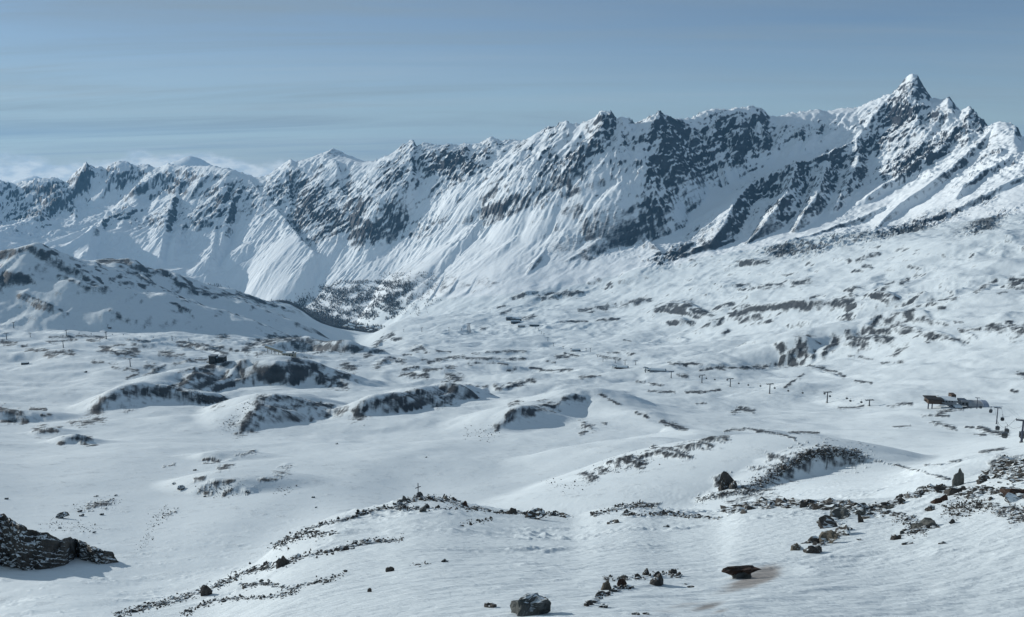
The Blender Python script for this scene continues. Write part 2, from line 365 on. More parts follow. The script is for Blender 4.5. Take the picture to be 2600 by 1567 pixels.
# wall behind the hanging glacier
spur([(1755,300,0),(1760,340,60),(1770,390,80),(1740,430,60)], 0.8, 1.1, 10)
spur([(1817,275,0),(1815,320,70),(1830,360,110),(1800,400,120),(1770,440,100)], 0.7, 1.2, 10)
spur([(1883,271,0),(1880,310,70),(1868,350,120),(1840,395,130),(1815,430,90)], 0.6, 1.2, 10)
spur([(1912,269,0),(1935,310,70),(1940,350,110),(1915,395,110),(1890,430,70)], 0.7, 1.3, 10)
spur([(2007,287,0),(1990,320,60),(1970,365,90),(1945,405,70)], 0.6, 1.2, 8)
spur([(2043,283,0),(2035,320,60),(2022,360,90),(2000,395,50)], 0.6, 1.2, 8)
spur([(2098,283,0),(2080,320,60),(2060,350,80),(2035,385,40)], 0.6, 1.2, 8)
spur([(2150,276,0),(2140,305,50),(2105,335,70),(2075,360,40)], 0.6, 1.2, 8)
# long rib from the high peak down to the left of the glacier foot
spur([(2284,222,0),(2250,250,60),(2220,290,120),(2195,325,170),(2175,350,210),(2131,376,270),(2065,402,330),(2021,413,370),(1992,428,390),(1950,440,400),(1919,453,410),(1895,475,410),(1875,497,400),(1855,535,370),(1835,570,320),(1813,603,240),(1780,625,120)], 0.55, 1.15, 8)
spur([(2021,413,370),(2010,460,390),(1990,500,360),(1960,540,300),(1930,580,220),(1900,610,100)], 0.9, 1.0, 10)
spur([(2100,400,300),(2090,450,330),(2070,500,300),(2040,540,240),(2020,580,120)], 0.9, 1.0, 10)
spur([(2175,355,210),(2180,400,240),(2165,440,250),(2145,480,220),(2120,520,140)], 0.8, 1.0, 10)
spur([(2358,240,0),(2330,300,80),(2305,345,130),(2290,380,140),(2260,420,110)], 0.6, 1.1, 10)
spur([(2409,247,0),(2385,300,90),(2350,350,150),(2320,390,170),(2290,420,130)], 0.55, 1.2, 8)
spur([(2462,267,0),(2430,320,100),(2390,370,180),(2330,410,230),(2290,440,240),(2240,470,230),(2200,500,160)], 0.55, 1.15, 8)
spur([(2533,311,0),(2490,360,110),(2440,400,180),(2390,440,230),(2340,480,240),(2280,520,220),(2240,560,140),(2215,590,30)], 0.5, 1.1, 8)
spur([(2595,351,0),(2560,400,100),(2500,430,160),(2450,470,200),(2430,500,180),(2410,520,120)], 0.5, 1.1, 8)
spur([(2700,420,80),(2600,440,140),(2540,470,160),(2480,500,160),(2430,530,140),(2330,565,110),(2250,590,90),(2200,602,30)], 0.35, 1.2, 8)
spur([(2700,520,60),(2600,535,80),(2540,550,90),(2470,570,80),(2420,590,20)], 0.35, 1.0, 8)
spur([(2250,520,120),(2200,545,150),(2140,565,150),(2080,590,120),(2000,615,80),(1930,628,20)], 0.35, 1.2, 8, dmin=4500)
spur([(1860,600,120),(1800,620,120),(1740,640,90),(1700,660,20)], 0.5, 1.2, 8)
spur([(1790,600,100),(1745,620,110),(1700,640,60),(1670,650,10)], 0.5, 1.0, 8)
# moraines and snow ribs at the foot of the faces
spur([(1255,545,20),(1215,560,70),(1195,590,70),(1175,615,10)], 0.5, 0.9, 6)
spur([(1175,600,30),(1135,615,70),(1125,650,90),(1120,690,40),(1110,700,0)], 0.5, 0.9, 6)
spur([(1380,560,10),(1330,585,40),(1290,615,50),(1250,655,20)], 0.5, 0.7, 6)
spur([(1385,630,20),(1360,660,50),(1340,690,20)], 0.6, 0.8, 6)
for k, (x0, y0, x1, y1) in enumerate([(1130,690,1075,790),(1175,690,1105,800),(1215,695,1150,795),(1255,690,1195,780),(1290,680,1235,760),(1095,700,1050,790)]):
    spur([(x0,y0,5),((x0+x1)/2+4,(y0+y1)/2-8,45),(x1,y1,0)], 0.6, 0.8, 6, dmin=6300)
spur([(1770,655,20),(1700,650,50),(1640,672,50),(1600,690,10)], 0.35, 0.6, 8)
spur([(1880,668,20),(1830,672,50),(1790,690,30),(1750,705,0)], 0.35, 0.6, 8, dmin=4200)
# the near foothill on the left, half in shade
spur([(-300,640,None,4500),(0,638,None,4450),(50,630,None,4420),(88,621,None,4400),(110,641,None,4380),(164,670,None,4330),(219,700,None,4250),(255,735,None,4150),(290,762,None,4050)], 0.42, 0.46, 12, reach=1500, rnd=25)
spur([(314,660,None,5080),(350,690,None,4900),(420,735,None,4700),(500,775,None,4550),(560,800,None,4400)], 0.3, 0.35, 12, reach=1200)
spur([(120,715,None,4050),(180,716,None,4000),(260,730,None,3980),(330,755,None,3940),(400,790,None,3900)], 0.22, 0.3, 8)
spur([(520,760,None,4800),(600,768,None,4700),(660,790,None,4650)], 0.3, 0.5, 8, reach=450)
# big hummocks of the basin
def hit_now(px, py, dmin=150.0, dmax=16000.0):
    """first crossing of the pixel's ray with the land as built so far"""
    a, t = ray(px, py); a = float(a); t = float(t)
    i = min(max(int(np.searchsorted(AZ, a)) - 1, 0), NA - 2)
    sel = (R >= dmin) & (R <= dmax); r_ = R[sel]; g = Z[sel, i] - r_ * t
    b = g >= 0
    if not b.any():
        j = int(np.argmax(g / r_)); return a, r_[j], Z[sel, i][j]
    j = int(np.argmax(b)); d = r_[j]
    if j > 0: d = r_[j-1] + (r_[j] - r_[j-1]) * min(max(-g[j-1] / (g[j] - g[j-1] + 1e-9), 0), 1)
    return a, d, d * t
def knoll(pts, sl, sr, k, rnd):
    """pts: (px, crest py, foot py): a rounded rise whose near foot lies on the land at the foot pixel"""
    P = []; hm_ = 0
    for (px, py, fy) in pts:
        a, d0, _ = hit(px, fy, 150.0, 5000.0); _, t = ray(px, py); t = float(t)
        h = (fy - py) * d0 / F; d = d0 + h / 0.40; hm_ = max(hm_, h)
        P.append((d * math.sin(a), d * math.cos(a), d * t))
    spur_world(P, sl, sr, k, hm_ * 9 + 60, rnd)
knoll([(1480,1222,1232),(1560,1176,1210),(1640,1148,1194),(1720,1132,1178),(1850,1103,1148),(1950,1104,1138),(2040,1118,1130)], 0.26, 0.34, 3, 16)
knoll([(300,1000,1004),(340,984,994),(420,950,984),(500,924,974),(550,915,978),(620,922,982),(700,921,984),(760,924,980),(820,944,978),(870,972,982)], 0.36, 0.46, 5, 28)
knoll([(215,1042,1046),(240,1026,1044),(290,1000,1042),(350,982,1040),(420,990,1036),(500,1008,1034),(570,1028,1034)], 0.38, 0.46, 3, 20)
knoll([(560,1092,1096),(600,1060,1090),(640,1030,1084),(670,1010,1074),(750,1010,1054),(850,1036,1050)], 0.38, 0.46, 3, 18)
knoll([(880,1062,1068),(910,1044,1066),(960,1015,1062),(1040,997,1044),(1075,1014,1034)], 0.40, 0.55, 3, 14)
knoll([(1045,1006,1024),(1080,992,1026),(1120,980,1026),(1170,977,1018),(1205,996,1006)], 0.38, 0.55, 3, 14)
knoll([(1240,1094,1098),(1280,1064,1090),(1310,1045,1084),(1370,1030,1066),(1460,1005,1052),(1500,1005,1050),(1560,1030,1058),(1640,1060,1074),(1740,1096,1100)], 0.32, 0.36, 4, 20)
knoll([(60,1092,1096),(110,1082,1102),(150,1092,1100)], 0.4, 0.5, 2, 8)
knoll([(120,1128,1132),(170,1112,1136),(215,1118,1132)], 0.4, 0.5, 2, 8)
knoll([(480,1172,1178),(540,1164,1186),(600,1174,1184)], 0.3, 0.4, 2, 8)
knoll([(470,1250,1258),(540,1222,1264),(600,1228,1262),(660,1240,1250)], 0.3, 0.4, 2, 8)
knoll([(-60,1034,1044),(0,1030,1060),(50,1044,1060)], 0.35, 0.45, 2, 12)
spur([(1740,1290,None,300),(1800,1262,None,315),(1870,1228,None,335),(1960,1178,None,365),(2040,1142,None,385),(2090,1133,None,392),(2140,1138,None,395),(2220,1162,None,385),(2320,1197,None,365),(2420,1222,None,345)], 0.30, 0.36, 2.5, reach=200, rnd=28)
spur([(1870,895,None,2250),(1960,880,None,2300),(2030,870,None,2350),(2080,855,None,2400),(2170,835,None,2500),(2290,800,None,2600)], 0.3, 0.3, 10, reach=500, rnd=70)
spur([(2010,855,None,2330),(2040,850,None,2350),(2060,870,None,2300)], 0.8, 0.9, 5, reach=200, rnd=28)
spur([(2090,870,None,2300),(2125,862,None,2320)], 0.8, 0.9, 5, reach=200, rnd=28)
spur([(1750,940,None,1900),(1850,932,None,1950),(1960,928,None,2000),(2040,926,None,2000),(2110,938,None,1900),(2200,965,None,1700)], 0.25, 0.22, 5, reach=350, rnd=49)
# left: the knoll with the dark station, the rounded outcrops in front of it
spur([(620,905,None,2850),(680,870,None,3200),(740,855,None,3350),(830,862,None,3300),(920,885,None,3050)], 0.35, 0.4, 8, reach=350, rnd=49)

# ------------------------------------------------------------------ strokes of bare rock and a few painted shading streaks seen in the basin (crop coordinates of four photo windows)
STROKES = []
def strokes(ox, oy, sc, rows):
    for r in rows:
        pts = [(ox + p[0] * sc, oy + p[1] * sc) for p in r[0]]
        STROKES.append((pts, r[1] * sc, r[2] if len(r) > 2 else 1.0))
strokes(0, 780, 0.3653, [
 ([(640,710),(740,645),(870,585),(990,560),(1100,580),(1200,590),(1310,590)],26),([(830,700),(920,690)],14,.7),([(1180,600),(1300,620),(1450,640),(1520,660)],18,.5),
 ([(500,800),(600,795),(710,785)],14,.8),([(260,855),(400,855)],20),([(430,945),(520,905),(620,915)],14,.9),([(570,950),(660,960)],8),([(0,710),(130,740)],18),([(0,790),(190,800)],8),
 ([(210,705),(320,705)],6),([(290,750),(380,740)],5),([(1660,850),(1740,800),(1800,720),(1800,660),(1860,640)],30,.7),([(1780,640),(1900,630),(2040,645),(2200,690)],14),([(2100,655),(2320,685)],12),
 ([(1880,700),(2000,720)],25,.8),([(2040,690),(2110,695)],12),([(2150,720),(2170,780)],10,.7),([(2260,730),(2350,730),(2420,700)],20,.7),
 ([(1190,555),(1290,500),(1400,430),(1500,400),(1560,390)],14),([(1260,540),(1340,480),(1450,450)],22),([(1390,560),(1500,510),(1620,470)],8),([(1530,480),(1760,510)],16,.7),([(1560,385),(1720,390),(1900,420)],14),
 ([(1640,440),(1700,390)],8),([(1700,440),(1920,440),(2060,440),(2160,470),(2290,540)],16),([(2050,370),(2180,420),(2280,490),(2380,540)],22,1.1),([(1930,520),(1990,520)],8,.8),([(1000,470),(1150,405)],10,.8),
 ([(880,490),(960,460)],5),([(1220,390),(1300,365),(1440,365)],10),([(1240,450),(1350,420)],5,.7),([(0,240),(120,250)],12),([(150,275),(190,265)],8),([(180,300),(230,290)],7),([(250,300),(330,295)],10),
 ([(330,325),(430,310),(510,320)],14),([(700,295),(800,305),(830,320),(950,305)],18,1.1),([(690,275),(870,260)],5),([(930,260),(1050,265)],9,.8),([(1110,310),(1200,310)],10),([(1110,330),(1280,335)],8,.8),
 ([(1240,270),(1350,265),(1460,280),(1560,325)],14),([(1510,275),(1660,300)],9),([(1230,240),(1420,260),(1500,270)],6),([(340,240),(530,225)],8,.8),([(350,205),(540,205)],7),([(540,195),(740,215)],6),([(610,230),(690,230)],6),
 ([(890,225),(1040,235)],5),([(1700,290),(1780,250),(1900,215),(2030,215),(2140,235)],20,.9),([(1900,250),(2050,270),(2200,270)],30,.8),([(2180,270),(2300,270),(2464,290)],25),([(2240,220),(2350,225)],18),
 ([(1490,210),(1590,205)],12,.7),([(1790,330),(1840,310)],12,.8),([(640,380),(710,380)],8),([(760,390),(810,395)],6),([(860,425),(950,435)],8),([(1020,400),(1070,405)],12,.8),([(780,420),(830,425)],4),
 ([(2400,400),(2460,410)],18),([(2330,450),(2440,480)],14,.8),([(1420,1060),(1520,1065)],12,.9),([(1520,1120),(1620,1095)],10),([(1140,1105),(1210,1090)],6,.8),([(1350,1190),(1430,1180)],6),
 ([(1400,1270),(1500,1225),(1610,1210)],14),([(1560,1300),(1620,1275)],12),([(1410,1295),(1480,1300)],8,.8),([(1820,1200),(1910,1190)],10),([(1660,1025),(1770,1005)],10,.8),([(1710,1280),(1730,1280)],12,.6),
 ([(620,1380),(760,1360)],14,.5),([(1150,1450),(1220,1420)],10,.6),([(1920,1150),(2000,1120)],14,.35)])
strokes(850, 740, 0.3653, [
 ([(150,870),(200,800),(290,760),(400,750),(520,710)],26,1.1),([(270,790),(400,775),(490,760)],14,1.1),([(560,710),(680,710),(780,680),(860,660)],26),([(700,770),(820,740),(850,680)],24),([(910,650),(1060,660)],6,.7),
 ([(1120,650),(1150,670),(1220,660),(1300,635)],14),([(1330,620),(1390,625)],9),([(1140,930),(1200,870),(1290,830),(1390,815)],22),([(1460,790),(1530,790)],25),([(1590,740),(1650,740),(1740,740)],18),
 ([(1670,715),(1750,745)],8),([(1215,790),(1300,760)],10,.7),([(1830,710),(1900,740),(1990,785)],5),([(2090,840),(2180,875)],8),([(2270,905),(2360,930),(2440,960)],12),([(1730,920),(1790,950)],18,.7),
 ([(1860,910),(1880,915)],7,.8),([(1700,990),(1740,980)],8),([(1730,1270),(1800,1290)],22),([(1830,1250),(1890,1240)],14,.8),([(1900,1190),(1990,1160),(2060,1140)],8),([(1960,1190),(2050,1170),(2120,1190)],28,.9),
 ([(2120,1150),(2250,1110),(2350,1120),(2464,1150)],16,.8),([(2200,1080),(2340,1090),(2460,1140)],6),([(470,540),(580,525)],8),([(470,575),(560,575),(640,590)],12),([(620,550),(740,535)],8),([(770,525),(830,530)],9),
 ([(790,590),(870,600)],20,.8),([(660,490),(760,465),(900,450)],9),([(920,465),(1060,465),(1320,470)],7),([(930,500),(1030,505)],5),([(1070,495),(1200,505)],6),([(1200,550),(1260,545)],6),([(1360,530),(1430,535)],4),
 ([(1400,548),(1530,550),(1650,540)],6),([(1540,450),(1620,455)],10,1.1),([(1480,480),(1530,490)],7),([(540,400),(600,385),(640,405)],14),([(400,330),(470,330)],6),([(290,520),(340,480),(400,470),(480,490)],16,.8),
 ([(210,450),(260,420),(330,410)],10),([(270,390),(330,330),(400,290)],12),([(470,440),(530,440)],5),([(700,410),(800,420)],5),([(1060,420),(1200,415),(1330,415)],5),([(0,380),(100,390),(200,410)],22,1.1),
 ([(60,520),(130,530)],20),([(0,590),(100,600)],14),([(1700,595),(1840,585)],5),([(2100,625),(2160,630)],5),([(2190,640),(2280,650)],6),([(2180,690),(2360,700)],4),([(2340,500),(2440,515)],6),([(2380,580),(2460,590)],7),
 ([(2040,435),(2080,435)],8),([(2010,340),(2050,340)],6),([(1570,210),(1650,210),(1750,205)],4),([(1830,200),(1910,195),(1970,190)],9),([(2320,220),(2420,200),(2464,215)],10),([(1010,260),(1060,250)],8),([(1290,185),(1390,175)],12),
 ([(1420,40),(1530,25),(1600,5),(1700,10)],14),([(1230,40),(1330,20),(1400,5)],10),([(1700,130),(1790,125)],12),([(1830,115),(1950,95)],14),([(2000,95),(2170,50)],14),([(2250,115),(2340,95),(2464,90)],18),([(2370,140),(2430,125)],10),
 ([(1130,110),(1180,100)],5),([(1150,155),(1220,130)],5),([(1840,450),(1990,470)],5,.8),([(1900,430),(2010,420)],4,.8),([(1600,430),(1700,450)],4),([(600,470),(640,480)],5),([(960,430),(1010,430)],5)])
strokes(1700, 640, 0.3653, [
 ([(0,375),(100,385),(200,410),(290,425)],16),([(430,440),(550,410),(700,380),(850,370),(1000,360),(1170,355)],18),([(1195,335),(1265,335)],16,1.1),([(1260,300),(1300,300)],8),([(980,315),(1060,300)],6),([(380,370),(430,360)],14),
 ([(500,380),(540,370)],8),([(30,475),(100,480),(170,485)],7),([(320,490),(360,480)],18,1.1),([(590,455),(620,445)],14),([(620,490),(740,480)],8,.6),([(370,575),(410,540)],12),([(450,100),(530,60),(680,70)],12),
 ([(1480,250),(1560,200)],8),([(1620,210),(1660,190)],12),([(1350,100),(1410,105)],10),([(1300,60),(1400,20),(1460,5)],8),([(1280,245),(1350,245)],10),([(1450,280),(1530,300),(1600,330)],12,.8),([(630,240),(780,220)],12,.8),
 ([(860,220),(970,190)],14,.8),([(440,235),(560,230)],6),([(900,650),(940,600),(960,630)],26,1.2),([(1070,710),(1110,660),(1150,620)],20,1.2),([(980,740),(1010,690)],10,1.1),([(840,690),(890,650)],8),([(860,740),(950,690)],8,.8),
 ([(1270,570),(1320,640)],30),([(1290,590),(1400,590),(1530,600)],25,.9),([(1370,530),(1430,480),(1480,450)],10),([(1400,540),(1530,540)],14),([(1500,490),(1520,480)],14),([(1550,510),(1640,475),(1760,455),(1820,480)],14),
 ([(1610,520),(1740,545)],12,.8),([(1560,430),(1700,400)],6),([(1400,460),(1550,430)],6),([(1870,495),(1930,505)],10),([(1970,480),(2030,482)],5),([(2010,545),(2160,540)],7),([(1770,580),(1930,590),(2050,630)],10),([(1790,630),(1860,590)],5),
 ([(2220,520),(2300,520)],22),([(2340,485),(2370,485)],14),([(2400,540),(2464,530)],30),([(2360,200),(2464,200)],22,1.1),([(2400,240),(2464,250)],18,1.1),([(2120,280),(2200,230),(2270,190)],8),([(1880,390),(1910,385)],10),
 ([(1790,335),(1990,320)],5),([(2280,280),(2340,280)],7),([(2420,850),(2464,855)],14,1.1),([(2370,960),(2410,965)],8,1.1),([(210,820),(400,805),(600,800),(780,785),(900,785)],8),([(960,790),(1040,800),(1140,830),(1220,860)],8),
 ([(1290,890),(1400,910)],5),([(0,770),(150,775),(290,790)],6),([(800,940),(930,850)],4),([(120,970),(260,970),(340,960)],8),([(440,1110),(500,1085),(580,1105)],10),([(190,1055),(250,1050)],3),([(1170,1080),(1350,1070)],5),
 ([(1510,1065),(1680,1050)],7,.8),([(1870,1120),(1950,1090),(2100,1080)],10),([(1750,1135),(1940,1140)],4),([(1830,1180),(1980,1220)],12),([(1560,1215),(1670,1205)],4),([(2160,1225),(2340,1260)],14),([(2060,1215),(2110,1220)],6),
 ([(2120,1265),(2190,1270)],6),([(60,860),(130,865)],6),([(380,1240),(530,1225),(640,1240),(750,1260),(880,1295)],7),([(240,1310),(330,1290),(400,1290)],18,.9),([(60,1360),(180,1340),(290,1330)],18,.9),([(830,1250),(1040,1255)],4),
 ([(0,1200),(100,1230)],10),([(1720,380),(1800,360)],6,.8),([(2080,560),(2140,600)],6,.6),([(1480,770),(1620,760)],5,.6),([(1240,720),(1400,740)],6,.5)])
strokes(1600, 1100, 0.4058, [
 ([(700,370),(800,330),(900,260),(1000,200),(1100,140),(1180,120),(1300,115),(1420,135)],40,.62),([(860,150),(980,150)],14,.8),([(760,220),(860,215)],10,.6),([(0,450),(180,445)],10,.9),([(80,500),(240,505),(380,520)],14,.8),
 ([(1440,145),(1600,185),(1800,235),(1990,285)],5,.8),([(430,410),(560,380),(700,370)],14,.6),([(560,300),(600,260)],20,1.1),([(2250,190),(2330,170),(2440,200)],30,.9),([(2190,110),(2330,100)],10,.9),([(1850,200),(1950,200)],8,.8),([(2000,180),(2060,170)],6,.8)])

STROKES += [([(-40,646),(0,640),(50,634),(88,626),(110,643),(164,672),(219,703),(255,737)],4.5,1.0),([(256,662),(320,662),(340,677),(383,691),(413,688),(440,706),(468,728),(520,739)],5.5,1.0),([(600,744),(650,761),(700,776)],4.0,1.0),
 ([(150,700),(205,722),(235,735)],3.5,.8),([(30,700),(90,715)],3.0,.7),([(60,745),(120,772),(160,790)],2.6,.8),([(310,680),(350,700),(390,720)],4.0,.8),([(440,770),(490,800)],3.0,.8),([(280,790),(330,815)],2.6,.7),([(520,745),(600,748)],4.0,.9)]  # the short diagonals paint the slope's shading in rock colour
HITS = []
BUMP = np.zeros(len(STROKES))
for si, (pts, t, st) in enumerate(STROKES):
    P = []; ds = []
    for (px, py) in pts:
        a, d, z = hit_now(px, py + t * 0.4, 150.0, 5400.0 if py > 795 else 7000.0)
        P.append([d * math.sin(a), d * math.cos(a), z]); ds.append(d)
    HITS.append((min(ds), max(ds)))
    if max(ds) > 1.7 * min(ds): print('SPREAD STROKE', pts, [round(v) for v in ds])
    dm = sum(ds) / len(ds)
    if max(ds) > 1.3 * min(ds): continue
    H = 1.5 * t / F * dm
    if dm > 4200 and 690 < pts[0][0] < 990: H *= 0.15
    if len(P) == 1: P.append([P[0][0] + 1, P[0][1], P[0][2]])
    # rise above the land that is already there
    Q3 = []
    for p in P:
        a = math.atan2(p[0], p[1]); d = math.hypot(p[0], p[1])
        i = min(max(int(np.searchsorted(AZ, a)), 1), NA - 1); j = min(max(int(np.searchsorted(R, d)), 1), NJ - 1)
        Q3.append((p[0], p[1], Z[j, i] + H))
    Q3[0] = (Q3[0][0], Q3[0][1], Q3[0][2] - H * 0.6); Q3[-1] = (Q3[-1][0], Q3[-1][1], Q3[-1][2] - H * 0.6)
    spur_world(Q3, 0.36, 0.5, max(0.5 * H, 0.3), reach=H * 5 + 6, rnd=H * 0.7)
# hand-placed crags, some painted shade, and snowfields of the range: (px, py, rx, ry, tilt, amount)
CRAGS_AND_SHADE = [(1120,405,90,36,8,.95),(1210,395,40,30,0,.5),(1015,450,26,40,0,.6),(1290,368,40,16,0,.8),(1540,320,32,42,0,.7),(1475,400,55,30,-20,.6),(1395,330,26,18,0,.7),(1680,325,48,45,0,.7),
 (1660,540,62,95,12,.42),(1600,615,60,30,-20,.5),(1520,645,90,14,-24,.5),(1760,420,90,50,0,.55),(1840,350,70,60,-20,.55),(1905,400,45,55,-30,.6),(1890,540,90,40,-48,.8),(1960,520,60,55,0,.4),(2040,490,70,60,0,.5),(2150,450,60,40,0,.5),
 (2275,290,55,38,-15,.9),(2200,370,60,30,-30,.6),(2350,395,90,26,-24,1.0),(2280,430,80,24,-22,.9),(2420,345,30,24,-40,.5),(2075,622,120,20,-12,1.0),(1990,632,60,14,0,.9),(2160,560,50,35,0,.4),(2370,558,105,20,-20,1.0),(2300,575,90,12,-15,.8),(2480,585,55,17,-15,.9),(2545,545,60,14,-18,.7),
 (2490,305,24,40,20,.7),(2440,470,60,14,-30,.6),(2510,500,30,30,0,.6),(1760,590,60,16,-40,.8),(1720,640,60,18,-30,.9),(1680,650,40,12,-20,.8),
 (290,425,40,24,0,.8),(370,432,48,22,0,.7),(222,440,24,26,0,.8),(300,465,50,14,-30,.7),(120,510,90,50,0,.95),(50,545,80,50,0,.8),(10,500,40,40,0,.6),(90,470,50,20,0,.6),(455,440,40,20,-20,.5),(420,470,60,24,-20,.5),(330,558,80,20,0,.7),(280,545,40,16,0,.6),(790,520,70,60,0,.75),(880,530,40,50,20,.7),(850,595,60,35,0,.7),(930,610,40,26,-30,.9),(740,480,40,30,0,.4),(620,470,40,25,0,.4),(770,600,28,12,40,.9),(810,640,20,8,40,.9),  # far-left crags strengthened, their rock colour also standing in for shade
 (480,540,60,20,-30,.4),(580,520,60,50,-40,.25),(540,690,50,10,0,.4),(1040,590,60,25,-20,.3),(1290,520,40,14,-20,.5),(1250,535,30,12,0,.6),(1400,510,60,20,-20,.3),(1460,600,70,30,-15,.35)]
SNOWS = [(1720,545,34,95,18,-1.0),(1790,500,40,60,-40,-1.2),(1880,430,60,22,-32,-1.5),(2000,390,80,16,-22,-1.5),(2110,355,60,14,-28,-1.3),(1130,520,120,55,-20,-.6),(1350,440,60,30,-30,-.4),(1240,600,120,50,-20,-.8),(2120,590,70,22,-25,-.9),(2330,515,90,22,-30,-.7),(2260,480,60,22,-25,-.6),(180,600,60,30,0,-.8),(270,480,60,30,0,-.7),(480,640,80,40,0,-.5),(600,700,80,40,0,-.6),(700,640,30,80,-25,-.6),(930,480,30,60,0,-.4),(990,405,30,18,0,-.5)]
CF = np.zeros_like(Z); SF = np.zeros_like(Z)
jm = int(np.searchsorted(R, 4000))
PX, PY = to_pixel(X, Y, Z)
for (cx, cy, rx, ry, tilt, amt) in CRAGS_AND_SHADE + SNOWS:
    a0, _ = ray(cx - 1.8 * max(rx, ry), cy); a1_, _ = ray(cx + 1.8 * max(rx, ry), cy)
    i0, i1 = np.searchsorted(AZ, [float(a0), float(a1_)])
    if i1 <= i0: continue
    dx = PX[jm:, i0:i1] - cx; dy = PY[jm:, i0:i1] - cy
    c, s = math.cos(math.radians(tilt)), math.sin(math.radians(tilt))
    e = ((dx * c + dy * s) / rx) ** 2 + ((-dx * s + dy * c) / ry) ** 2
    tgt = CF if amt > 0 else SF
    tgt[jm:, i0:i1] += amt * np.exp(-e * 0.9) * (Q[jm:, i0:i1] < Dcrest[None, i0:i1] + 300)
# ------------------------------------------------------------------ relief that is too fine to draw: noise in world metres
M = sstep(-500, 500, Q - Dfoot[None, :]) * (1 - 0.55 * sstep(0, 1500, Q - Dcrest[None, :]))
x = X[jm:]; y = Y[jm:]; m = M[jm:]
wx = x + 90 * fbm(x / 520, y / 520, 3, 11); wy = y + 90 * fbm(x / 520, y / 520, 3, 12)
# fall direction of the faces: to the left of the camera in the middle and right, to the right on the left-hand range
u = 0.92 * wx - 0.39 * wy; v = 0.39 * wx + 0.92 * wy
crest_fade = 0.30 + 0.70 * sstep(0, 420, np.abs(Dcrest[None, :] - Q[jm:]))
tt = np.clip((Q[jm:] - Dfoot[None, :]) / np.maximum(Dcrest - Dfoot, 400)[None, :], 0, 1.3)
up = 0.30 + 0.70 * sstep(0.18, 0.52, tt + 0.16 * fbm(x / 900, y / 900, 2, 26))
up = up + (1 - up) * 0.28 * (1 - sstep(350, 800, pxs))[None, :]
face = ridged(u / 340, v / 760, 6, 21, 0.56) - 0.40
fine = ridged(u / 80 + 3, v / 150, 4, 22, 0.6) - 0.40
grit = ridged(u / 27 + 7, v / 44, 3, 27, 0.6) - 0.40
crag = fbm(x / 46, y / 46, 4, 23, 0.66)
smooth_zone = sstep(-0.20, 0.30, fbm(x / 650, y / 650, 2, 25))     # some faces are smoother snow
rough_ = 0.35 + 0.65 * smooth_zone
amp = m * crest_fade * up * rough_ * (1 + np.clip(SF[jm:], -0.9, 0) * 0.8)
cfz = np.clip(CF[jm:], 0, 1.2)
lft = (1 - sstep(350, 800, pxs))[None, :]
big = ridged(wx / 1150 + 3, wy / 1500, 3, 28, 0.5) - 0.45
Z[jm:] += m * lft * (0.25 + 0.75 * sstep(0.0, 900, np.abs(Dcrest[None, :] - Q[jm:]))) * 130 * big
Z[jm:] += amp * (62 * face + 30 * fine) + m * up * rough_ * (9 * crag + 9 * grit)
Z[jm:] += cfz * (26 * fine + 13 * crag + 12 * grit)
# gullies and ribs that follow the fall line: noise smeared along the steepest descent
Zs = Z[jm:].copy()
for _ in range(2):
    Zs[1:-1] = (Zs[:-2] + 2 * Zs[1:-1] + Zs[2:]) / 4; Zs[:, 1:-1] = (Zs[:, :-2] + 2 * Zs[:, 1:-1] + Zs[:, 2:]) / 4
gr = np.gradient(Zs, R[jm:], axis=0); ga = np.gradient(Zs, AZ, axis=1) / Q[jm:]
gxw = gr * SA + ga * CA; gyw = gr * CA - ga * SA
gl = np.hypot(gxw, gyw) + 1e-6; gxw = (gxw / gl).astype(np.float32); gyw = (gyw / gl).astype(np.float32)
jidx = np.arange(len(R[jm:]), dtype=float); iidx = np.arange(NA, dtype=float)
s1 = 0; s2 = 0; n1_ = 0; n2_ = 0
for sign in (1, -1):
    lx, ly = x + 16 * perlin(x / 75, y / 75, 85), y + 16 * perlin(x / 75, y / 75, 86)
    for st in range(10):
        if sign == 1 or st > 0:
            s1 = s1 + perlin(lx / 62, ly / 62, 81); n1_ += 1
            if st < 6: s2 = s2 + perlin(lx / 24, ly / 24, 83); n2_ += 1
        jn = np.clip(np.rint(np.interp(np.hypot(lx, ly), R[jm:], jidx)), 0, len(jidx) - 1).astype(np.int32)
        in_ = np.clip(np.rint(np.interp(np.arctan2(lx, ly), AZ, iidx)), 0, NA - 1).astype(np.int32)
        stp = sign * (24.0 if st > 2 else 14.0)
        lx = lx + stp * gxw[jn, in_]; ly = ly + stp * gyw[jn, in_]
RIB1 = s1 / math.sqrt(n1_) * 1.15; RIB2 = s2 / math.sqrt(n2_) * 1.15
steep_ = sstep(0.25, 0.75, gl)
ribmod = 0.30 + 0.95 * sstep(-0.25, 0.30, fbm(x / 360, y / 420, 3, 87))
Z[jm:] += m * steep_ * ribmod * (0.35 + 0.65 * crest_fade) * (0.22 + 0.78 * up) * (20 * (0.45 - np.abs(RIB1)) + 9 * RIB2)
# jagged crest line
near_crest = np.exp(-((Q[jm:] - Dcrest[None, :]) / 90.0) ** 2)
Z[jm:] += near_crest * (10 * fbm(x / 60, y / 200, 4, 31, 0.65) + 24 * (ridged(x / 85, y / 400, 4, 33, 0.6) - 0.42) + 20 * (ridged(x / 34, y / 150, 3, 34, 0.6) - 0.4))
